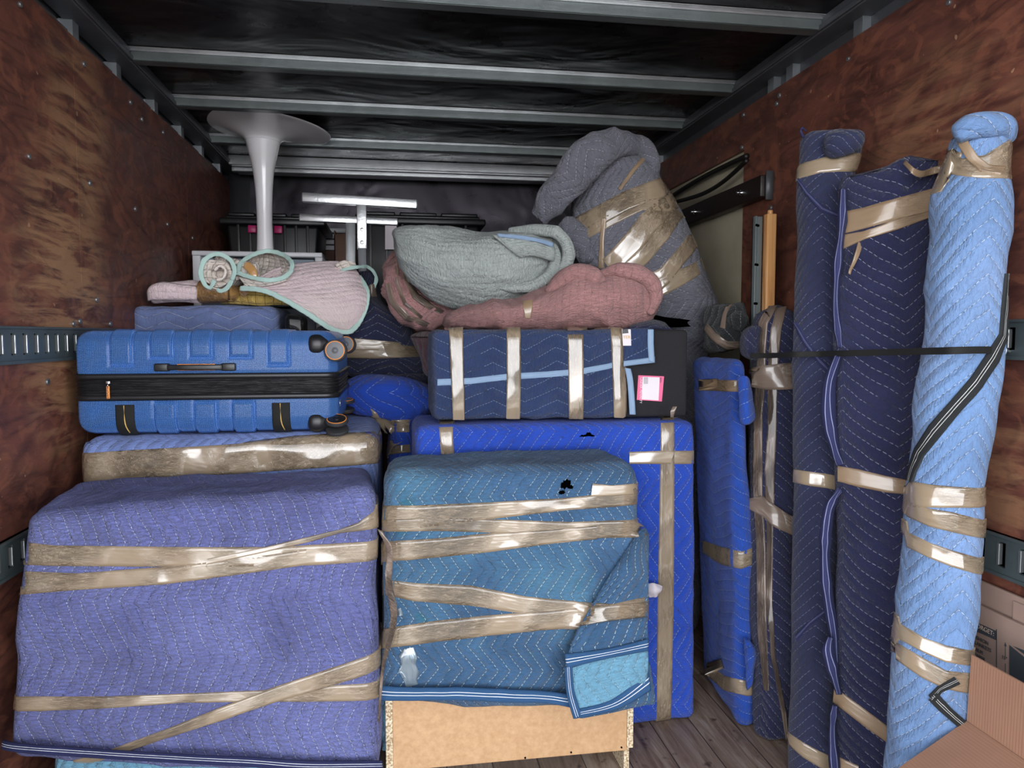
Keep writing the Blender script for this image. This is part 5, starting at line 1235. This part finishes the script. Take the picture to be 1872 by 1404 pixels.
obj('mint_edge', edge([(622, 496, YP - .035), (636, 491, YP - .055), (655, 488, YP - .045), (672, 488, YP), (684, 498, YP + .02), (688, 512, YP + .03), (682, 528, YP + .03)], .0075, .003), M['mint'], t)

# ------------------------------------------------------------------ tall rolls along the right wall
def stt(x1, y1, Y1_, x2, y2, Y2_, b, e=2.2):
    p, q = at(x1, y1, Y1_), at(x2, y2, Y2_); c = (p + q) / 2; a = (q - p) / 2; n_ = Vector((-a.y, a.x, 0)).normalized() * b
    return tuple(c) + tuple(a) + tuple(n_) + (e,)
def to_floor(S, z=.003, k=1.0):
    """carry the last cross-section on down to the floor along the same lean"""
    a, b = S[-2], S[-1]; f = (b[2] - z) / max(.02, a[2] - b[2]); c = [b[i] + (b[i] - a[i]) * f * k for i in range(3)]; c[2] = z
    m = [(c[i] + b[i]) / 2 for i in range(3)]
    flat = lambda v: tuple((v[0], v[1], 0))
    S[-1] = b[:3] + b[3:]
    S.append(tuple(m) + flat(b[3:6]) + b[6:]); S.append(tuple(c) + flat(b[3:6]) + b[6:]); return S
# dark navy tall bundle with crumpled tape
t = thing('wrapped_bundle', 'tall thin dark navy bundle strapped with crumpled brown tape, behind the black strap', 'wrapped bundle', (at(1410, 900, 2.2).x, 2.2, .003))
S = [stt(1396, 556, 2.22, 1446, 558, 2.18, .04), stt(1380, 580, 2.22, 1456, 584, 2.16, .06), stt(1372, 620, 2.22, 1458, 620, 2.16, .07), stt(1374, 690, 2.21, 1460, 690, 2.15, .07), stt(1370, 800, 2.2, 1460, 800, 2.14, .07), stt(1366, 900, 2.16, 1458, 900, 2.08, .06),
     stt(1372, 1000, 2.13, 1458, 1000, 2.05, .06), stt(1374, 1150, 2.10, 1455, 1150, 2.02, .06), stt(1378, 1260, 2.08, 1452, 1290, 2.00, .055)]
bm = loft(to_floor(S), 60, .012, lambda p: .008 * nz(p, 8, 31) + .008 * ridge(p, 9, (1, 1, .25), 41) - .004, (.05, .02)); bv = tree_of(bm)
obj('quilted_blanket', bm, M['indigo'], t)
tapes(t, bv, [
    dict(p=[(1402, 562, 1420, 562), (1388, 590, 1404, 592), (1387, 640, 1400, 640), (1384, 690, 1400, 690), (1380, 760, 1394, 760), (1378, 900, 1394, 900), (1384, 1000, 1400, 1000), (1386, 1150, 1402, 1150), (1398, 1260, 1406, 1262)], m='tape_d', off=.006),
    dict(p=[(1418, 566, 1438, 562), (1410, 600, 1428, 604), (1406, 640, 1424, 642), (1404, 690, 1422, 690), (1404, 780, 1420, 780), (1398, 860, 1416, 860), (1402, 960, 1414, 960), (1402, 1100, 1412, 1100), (1410, 1200, 1418, 1202), (1428, 1300, 1436, 1304), (1436, 1350, 1440, 1352)], m='tape_d', off=.005),
    dict(p=[(1372, 674, 1376, 706), (1400, 668, 1400, 712), (1430, 664, 1432, 712), (1456, 662, 1456, 710)], m='tape_d', off=.012, loose=.03),
    dict(p=[(1372, 912, 1372, 930), (1396, 906, 1396, 944), (1424, 930, 1420, 966), (1452, 948, 1452, 980)], m='tape_d', off=.011, loose=.03)], Yg=2.1, nw=8)
obj('knotted_blanket_end', loft([st(1364, 596, 1386, 590, 2.15, .03), st(1354, 622, 1388, 616, 2.14, .045), st(1355, 645, 1386, 645, 2.14, .045), st(1362, 660, 1384, 662, 2.14, .03)], 30, .008, soft(.008, .005, .006), (.02, .02)), M['indigo'], t)
# black knotted bundle between the grey bundle and this one
t = thing('wrapped_bundle', 'small black quilted bundle knotted with brown tape, above the narrow blue panel', 'wrapped bundle', (at(1325, 640, 2.45).x, 2.48, H - .07))
S = [st(1296, 556, 1340, 546, 2.5, .05), st(1290, 580, 1358, 562, 2.48, .08), st(1288, 606, 1368, 590, 2.46, .09), st(1290, 630, 1366, 620, 2.46, .09), st(1296, 646, 1352, 642, 2.47, .07)]
bm = loft(S, 48, .009, lambda p: .010 * nz(p, 9, 5) + .014 * ridge(p, 8, (1, 1, 1), 15) - .008, (.03, .02)); bv = tree_of(bm); obj('quilted_blanket', bm, M['blackq'], t)
tapes(t, bv, [dict(p=[(1330, 550, 1338, 552), (1322, 575, 1328, 577), (1318, 600, 1326, 602)], m='tape_d', off=.006, nw=4), dict(p=[(1294, 592, 1290, 604), (1308, 608, 1302, 622), (1330, 624, 1328, 638), (1356, 624, 1356, 640)], m='tape_d', off=.006)], Yg=2.4)
obj('stubby_folded_end', loft([st(1328, 590, 1350, 612, 2.36, .03), st(1338, 574, 1362, 594, 2.36, .034), st(1354, 566, 1370, 582, 2.37, .028)], 26, .008, soft(.004, .003, .003), (.02, .02)), M['blackq'], t)

# slate-navy roll
t = thing('wrapped_roll', 'slate-navy quilted roll standing upright, immediately left of the wide indigo one', 'wrapped roll', (at(1500, 1300, 2.0).x, 1.97, .003))
S = [stt(1464, 240, 1.97, 1582, 240, 1.90, .05, 2.6), stt(1461, 290, 1.97, 1570, 290, 1.90, .06, 2.6), stt(1459, 340, 1.96, 1556, 340, 1.89, .062), stt(1457, 430, 1.95, 1548, 430, 1.88, .064), stt(1453, 640, 1.93, 1545, 640, 1.86, .066), stt(1450, 880, 1.91, 1540, 880, 1.84, .066), stt(1449, 1100, 1.89, 1535, 1100, 1.82, .066), stt(1446, 1300, 1.87, 1528, 1300, 1.80, .066)]
bm = loft(to_floor(S), 72, .012, lambda p: .006 * nz(p, 7, 51) + .004 * ridge(p, 9, (1, 1, .4), 4) + .002 * nz(p, 18), (.03, .01)); bv = tree_of(bm)
obj('quilted_blanket', bm, M['indigo_r'], t)
tapes(t, bv, [dict(p=[(1463, 300, 1463, 326), (1500, 290, 1500, 316), (1534, 280, 1534, 314), (1571, 280, 1571, 314)], wl=.04, wr=.03),
    dict(p=[(1453, 858, 1452, 882), (1480, 862, 1480, 888), (1510, 866, 1510, 892), (1532, 870, 1532, 897)], m='tape'),
    dict(p=[(1446, 1342, 1444, 1362), (1470, 1358, 1468, 1384), (1500, 1374, 1498, 1402), (1524, 1384, 1522, 1412)], m='tape_s', wl=.03)], Yg=1.95)
strip(bv, [(1462, 326, 1460, 332), (1478, 350, 1474, 356), (1505, 378, 1500, 386), (1534, 392, 1532, 400)], t, 'bind_indigo', 'blanket_binding', Yg=1.95, off=.006)
strip(bv, [(1458, 590, 1452, 590), (1478, 625, 1470, 628), (1500, 655, 1492, 660), (1516, 672, 1510, 680)], t, 'bind_indigo', 'blanket_binding', Yg=1.95, off=.006)
strip(bv, [(1510, 1110, 1512, 1119), (1480, 1134, 1482, 1142), (1456, 1160, 1458, 1172)], t, 'bind_indigo', 'blanket_binding', Yg=1.95, off=.005)
obj('blanket_corner_tuft', tube([at(1468, 250, 1.93), at(1464, 240, 1.92), at(1466, 234, 1.92), at(1474, 240, 1.93)], [.004, .003, .003, .002], 8, .004), M['bind_indigo'], t)
obj('top_fold', loft([st(1500, 252, 1512, 290, 1.865, .02), st(1530, 238, 1536, 288, 1.85, .03), st(1560, 236, 1562, 280, 1.845, .03), st(1578, 240, 1576, 268, 1.855, .02)], 28, .008, soft(.004, .003, .004), (.02, .015)), M['indigo_r'], t)

# wide indigo panel
t = thing('wrapped_board', 'wide indigo quilted piece with white-dotted chevrons standing between the slate-navy and sky-blue rolls', 'wrapped furniture', (at(1610, 1300, 1.8).x, 1.80, .003))
S = [stt(1540, 318, 1.80, 1722, 280, 1.65, .022), stt(1536, 345, 1.80, 1720, 310, 1.65, .030), stt(1536, 450, 1.79, 1714, 430, 1.65, .036), stt(1530, 640, 1.77, 1704, 640, 1.64, .038), stt(1532, 860, 1.75, 1692, 860, 1.63, .038), stt(1524, 1080, 1.73, 1676, 1080, 1.62, .038), stt(1520, 1280, 1.71, 1664, 1300, 1.61, .038)]
bm = loft(to_floor(S), 84, .012, lambda p: .006 * nz(p, 6, 71) + .018 * ridge(Vector((p.x, p.y, p.z * .25)), 5.5, (1, 1, 1), 8) - .009 + .004 * ridge(p, 10, (1, 1, .4), 5), (.015, .01)); bv = tree_of(bm)
obj('quilted_blanket', bm, M['indigo'], t)
tapes(t, bv, [dict(p=[(1540, 388, 1540, 428), (1580, 380, 1580, 418), (1640, 362, 1640, 402), (1704, 345, 1704, 396)], m='tape_b', off=.004),
    dict(p=[(1540, 430, 1540, 456), (1580, 424, 1580, 438), (1640, 400, 1640, 420), (1700, 386, 1700, 398)], m='tape_b', off=.006),
    dict(p=[(1534, 852, 1534, 880), (1570, 858, 1570, 890), (1620, 870, 1620, 900), (1662, 878, 1662, 904)], m='tape_b', off=.005),
    dict(p=[(1528, 1258, 1526, 1284), (1570, 1288, 1566, 1316), (1600, 1310, 1596, 1338), (1626, 1330, 1624, 1358)], m='tape_b', off=.005),
    dict(p=[(1530, 1382, 1526, 1410), (1570, 1400, 1566, 1425)], m='tape_b', off=.005)], Yg=1.8)
# puckered bound edges down its left side
def pucker(xs, w, Y, name='puckered_edge'):
    A = [(x - w_ / 2, y, Y - .01) for (x, y), w_ in zip(xs, w)]; B = [(x, y, Y - .03) for (x, y), w_ in zip(xs, w)]; C_ = [(x + w_ / 2, y, Y - .005) for (x, y), w_ in zip(xs, w)]
    bm = cloth([A, B, C_], .010, 70, 10, soft(.003, .003, .003)); L = uvl(bm); mx = max(l[L].uv.y for f in bm.faces for l in f.loops)
    for f in bm.faces:
        for l in f.loops: l[L].uv.y /= mx
    return obj(name, bm, M['bind_indigo'], t)
pucker([(1542, 345), (1540, 400), (1532, 480), (1528, 560), (1536, 636)], [12, 14, 13, 13, 8], 1.765)
pucker([(1532, 650), (1516, 700), (1514, 760), (1526, 820), (1536, 850)], [8, 20, 20, 14, 6], 1.745)
pucker([(1536, 894), (1516, 930), (1508, 1000), (1512, 1080), (1524, 1160), (1528, 1230)], [8, 20, 16, 16, 12, 8], 1.72)
pucker([(1518, 1165), (1514, 1190), (1524, 1230), (1534, 1270)], [8, 22, 16, 8], 1.69)
pucker([(1526, 1290), (1522, 1340), (1526, 1404)], [8, 14, 14], 1.68)
obj('curled_tape_tail', cloth([[(1656, 292, 1.66), (1652, 300, 1.66)], [(1668, 304, 1.62), (1664, 314, 1.62)], [(1686, 312, 1.62), (1682, 324, 1.62)], [(1704, 306, 1.63), (1702, 320, 1.63)], [(1720, 302, 1.62), (1722, 314, 1.62)]], .003, 6, 36, soft(.004, .003, .003)), M['tape_b'], t)
obj('twisted_tape_tail', cloth([[(1566, 444, 1.73), (1574, 448, 1.73)], [(1562, 460, 1.72), (1570, 464, 1.72)], [(1556, 480, 1.72), (1562, 482, 1.72)], [(1550, 500, 1.73), (1554, 502, 1.73)]], .004, 6, 30, soft(.006, .004, .006)), M['tape_b'], t)

# sky-blue roll
t = thing('wrapped_roll', 'sky-blue quilted roll leaning upright against the right wall, rightmost of the rolls', 'wrapped roll', (at(1690, 1300, 1.45).x, 1.44, .003))
S = [stt(1752, 230, 1.50, 1840, 234, 1.47, .045), stt(1734, 262, 1.50, 1846, 262, 1.46, .065), stt(1724, 320, 1.50, 1840, 320, 1.46, .070), stt(1712, 348, 1.49, 1838, 348, 1.46, .076), stt(1704, 450, 1.49, 1834, 450, 1.46, .078), stt(1690, 640, 1.48, 1822, 640, 1.45, .080), stt(1668, 850, 1.46, 1800, 850, 1.43, .080), stt(1660, 900, 1.46, 1790, 900, 1.43, .078), stt(1658, 1000, 1.455, 1786, 1000, 1.43, .078), stt(1640, 1200, 1.445, 1768, 1200, 1.42, .078), stt(1622, 1404, 1.44, 1750, 1404, 1.415, .078)]
bm = loft(to_floor(S, k=.8), 84, .011, lambda p: .007 * nz(p, 6, 81) + .004 * nz(p, 14, 2) + .005 * ridge(p, 8, (1, 1, .7), 14) - .003, (.03, .01)); bv = tree_of(bm)
obj('quilted_blanket', bm, M['sky'], t)
tapes(t, bv, [
    dict(p=[(1724, 268, 1722, 316), (1760, 290, 1758, 322), (1800, 284, 1798, 326), (1840, 258, 1838, 326)], m='tape_s', wl=.05, wr=.05, off=.004),
    dict(p=[(1748, 238, 1760, 232), (1756, 268, 1772, 262), (1772, 296, 1788, 288), (1790, 316, 1806, 304), (1826, 322, 1832, 306)], m='tape_b', off=.008),
    dict(p=[(1664, 880, 1662, 926), (1700, 886, 1700, 928), (1750, 890, 1750, 928), (1788, 892, 1786, 928)], wl=.05, wr=.04, m='tape_s'),
    dict(p=[(1660, 916, 1660, 944), (1700, 930, 1700, 962), (1740, 936, 1740, 972), (1786, 948, 1784, 982)], wl=.05, wr=.04, m='tape_s', off=.004),
    dict(p=[(1662, 974, 1660, 1000), (1700, 992, 1700, 1020), (1740, 1006, 1740, 1036), (1782, 1018, 1780, 1048)], wl=.05, wr=.04, m='tape_s'),
    dict(p=[(1646, 1140, 1644, 1168), (1690, 1166, 1688, 1192), (1730, 1180, 1728, 1210), (1768, 1188, 1766, 1216)], wl=.05, wr=.04, m='tape_s'),
    dict(p=[(1642, 1176, 1640, 1206), (1690, 1204, 1686, 1238), (1730, 1226, 1726, 1258), (1766, 1230, 1764, 1266)], wl=.05, wr=.04, m='tape_s', off=.004)], Yg=1.42, nw=8)
strip(bv, [(1836, 500, 1842, 500), (1830, 560, 1842, 564), (1826, 610, 1838, 620), (1802, 648, 1822, 662), (1774, 690, 1794, 708), (1740, 730, 1758, 750), (1700, 778, 1718, 800), (1676, 820, 1690, 834), (1664, 856, 1676, 864), (1660, 878, 1670, 882)], t, 'bind_black', 'blanket_binding', Yg=1.42, off=.006, nw=8)
strip(bv, [(1742, 1236, 1752, 1248), (1714, 1254, 1722, 1264), (1698, 1270, 1708, 1284)], t, 'bind_black', 'blanket_binding', Yg=1.40, off=.006, nw=8)
strip(bv, [(1712, 1264, 1698, 1278), (1736, 1292, 1722, 1304), (1762, 1316, 1752, 1330)], t, 'bind_black', 'blanket_binding', Yg=1.40, off=.006, nw=8)
tubes('rolled_top_fold', 'sky', [(1742, 250, 1.46), (1770, 232, 1.44), (1810, 228, 1.43), (1838, 234, 1.43), (1846, 262, 1.44)], [.02, .026, .026, .024, .012], t, 1, soft(.005, .003, .003), 24)

# black strap across the rolls
t = thing('cargo_strap', 'black strap stretched across the upright rolls and hooked into the right wall track', 'strap', (at(1828, 641, 1.50).x, 1.5, H - .04))
SP = [(1372, 650, 2.06), (1410, 650, 1.99), (1450, 648, 1.84), (1500, 647, 1.80), (1545, 646, 1.68), (1620, 644, 1.56), (1700, 642, 1.41), (1740, 641, 1.345), (1780, 640, 1.345), (1812, 640, 1.385), (1826, 641, 1.44)]
P = [at(*p) for p in SP]; S = []
for i, p in enumerate(P):
    d = (P[min(i + 1, len(P) - 1)] - P[max(i - 1, 0)]).normalized(); u = Vector((0, 0, 1)); a = (u - d * u.dot(d)).normalized() * .0075; b = d.cross(u).normalized() * .0013
    S.append(tuple(p) + tuple(a) + tuple(b) + (4.0,))
obj('webbing', loft(S, 16, .01, None, (.002, .002)), M['webbing'], t)
c = at(1826, 641, 1.462)
bm = bmesh.new(); ringtorus(bm, c, (-.8, -.6, 0), .014, .0022, 28, 8); obj('hook_ring', bm, M['galv'], t)
obj('end_fitting', loft([(c.x - .035, c.y - .04, c.z, 0, 0, .010, -.003, .002, 0, 3), (c.x - .018, c.y - .022, c.z, 0, 0, .015, -.003, .002, 0, 3), (c.x - .006, c.y - .006, c.z, 0, 0, .013, -.003, .002, 0, 3)], 16, .006, None, (.003, .003)), M['blackr'], t)
bm = tube([c + Vector((.004, .004, .010)), c + Vector((.02, .012, .004)), (XR - .006, c.y + .02, c.z - .004), (XR - .004, c.y + .03, c.z - .012)], .003, 10, .004); obj('hook', bm, M['galv'], t)

# cardboard by the right wall
def sheet(name, x0, x1, ya, yb_, z0_, z1, par, mat='card2'):
    bm = bmesh.new(); box(bm, (x0, ya, z0_), (x1, yb_, z1), .001); return obj(name, bm, M[mat], par, False)
pa = atX(1786, 1058, XR - .012); pc = atX(1866, 1093, XR - .012)
t = thing('cardboard_sheet', 'flattened plain carton standing against the right wall, rearmost of the cardboard', 'cardboard', (XR - .012, 1.3, .003))
sheet('flat_carton', XR - .016, XR - .008, .75, 1.62, .003, pa.z, t); sheet('folded_flap', XR - .021, XR - .017, .75, atX(1854, 1100, XR - .018).y, pa.z - .30, pa.z - .012, t)
xp = XR - .034; pa = atX(1784, 1104, xp)
t = thing('cardboard_sheet', 'flattened carton with dark printed checklist, in front of the plain one', 'cardboard', (xp, 1.3, .003))
sheet('flat_carton', xp, xp + .008, .75, 1.60, .003, pa.z, t)
xq = xp - .0006
def ink(name, pts, mat='ink'):
    f = [atX(x, y, xq) for x, y in pts]; bm = bmesh.new(); b = [p + Vector((.0005, 0, 0)) for p in f]
    vs = [bm.verts.new(p) for p in f]; ws = [bm.verts.new(p) for p in b]; n_ = len(vs); bm.faces.new(vs); bm.faces.new(ws[::-1])
    for i in range(n_): bm.faces.new((vs[i], ws[i], ws[(i + 1) % n_], vs[(i + 1) % n_]))
    bmesh.ops.recalc_face_normals(bm, faces=bm.faces); return obj(name, bm, M[mat], t, False)
bn = ink('printed_banner', [(1750, 1122), (1822, 1154), (1822, 1171), (1750, 1139)])
RY = (0, -1, 0); UZ = (0, 0, 1)
def prt(s_, x, y, size, mat='ink', al='RIGHT'): text(s_, t, 'printed_words', mat, atX(x, y, xq - .0007), RY, UZ, size, al)
prt('FORGET:', 1817, 1163, .0150, 'inklite'); prt('CUSHION', 1807, 1180, .0120); prt('BLANKETS', 1812, 1193, .0120); prt('STRETCH FILM', 1797, 1197, .0120); prt('PACKING PAPER', 1801, 1210, .0120)
prt('15"', 1841, 1208, .0110)
ink('printed_border', [(1821, 1150), (1822.3, 1151), (1822.3, 1222), (1821, 1221)])
ink('printed_arrow', [(1837.3, 1180), (1838.3, 1180.5), (1838.3, 1200), (1837.3, 1199.5)]); ink('printed_arrow', [(1837.8, 1174), (1840, 1182), (1835.6, 1180.5)]); ink('printed_arrow', [(1837.3, 1213), (1838.3, 1213.5), (1838.3, 1236), (1837.3, 1235.5)])
ink('printed_shape', [(1845, 1179), (1910, 1232), (1910, 1290), (1845, 1250)]); ink('printed_shape', [(1852, 1181), (1900, 1200), (1900, 1217)])
# open carton in the corner
xa = 1.19; hA = atX(1766, 1318, xa); tA = atX(1773, 1197, xa)
t = thing('open_carton', 'open plain brown carton at the bottom right corner, flaps spread', 'cardboard box', (xa + .06, 1.1, .003))
bm = bmesh.new()
for a_, b_ in (((xa, .70, .003), (xa + .006, hA.y, hA.z)), ((xa + .118, .70, .003), (xa + .124, hA.y, hA.z)), ((xa, .70, .003), (xa + .124, .706, hA.z)), ((xa, hA.y - .006, .003), (xa + .124, hA.y, hA.z)), ((xa, .70, .003), (xa + .124, hA.y, .009))): box(bm, a_, b_)
obj('carton_body', bm, M['card'], t, False)
ya2 = tA.y
bm = bmesh.new(); hexa(bm, [Vector(v) for v in ((xa + .001, .70, hA.z), (xa + .006, .70, hA.z), (xa + .006, hA.y, hA.z), (xa + .001, hA.y, hA.z), (xa + .003, .70, tA.z), (xa + .008, .70, tA.z), (xa + .008, ya2, tA.z), (xa + .003, ya2, tA.z))], .001)
obj('raised_flap', bm, M['card'], t, False)
e1 = at(1640, 1404, 1.345); zl = e1.z; xl_ = e1.x - .03
bm = bmesh.new(); hexa(bm, [Vector(v) for v in ((xl_, .70, zl - .012), (xa, .70, hA.z - .004), (xa, hA.y, hA.z - .004), (xl_, 1.335, zl - .012), (xl_, .70, zl - .007), (xa, .70, hA.z + .001), (xa, hA.y, hA.z + .001), (xl_, 1.335, zl - .007))], .001)
obj('lowered_flap', bm, M['card'], t, False)
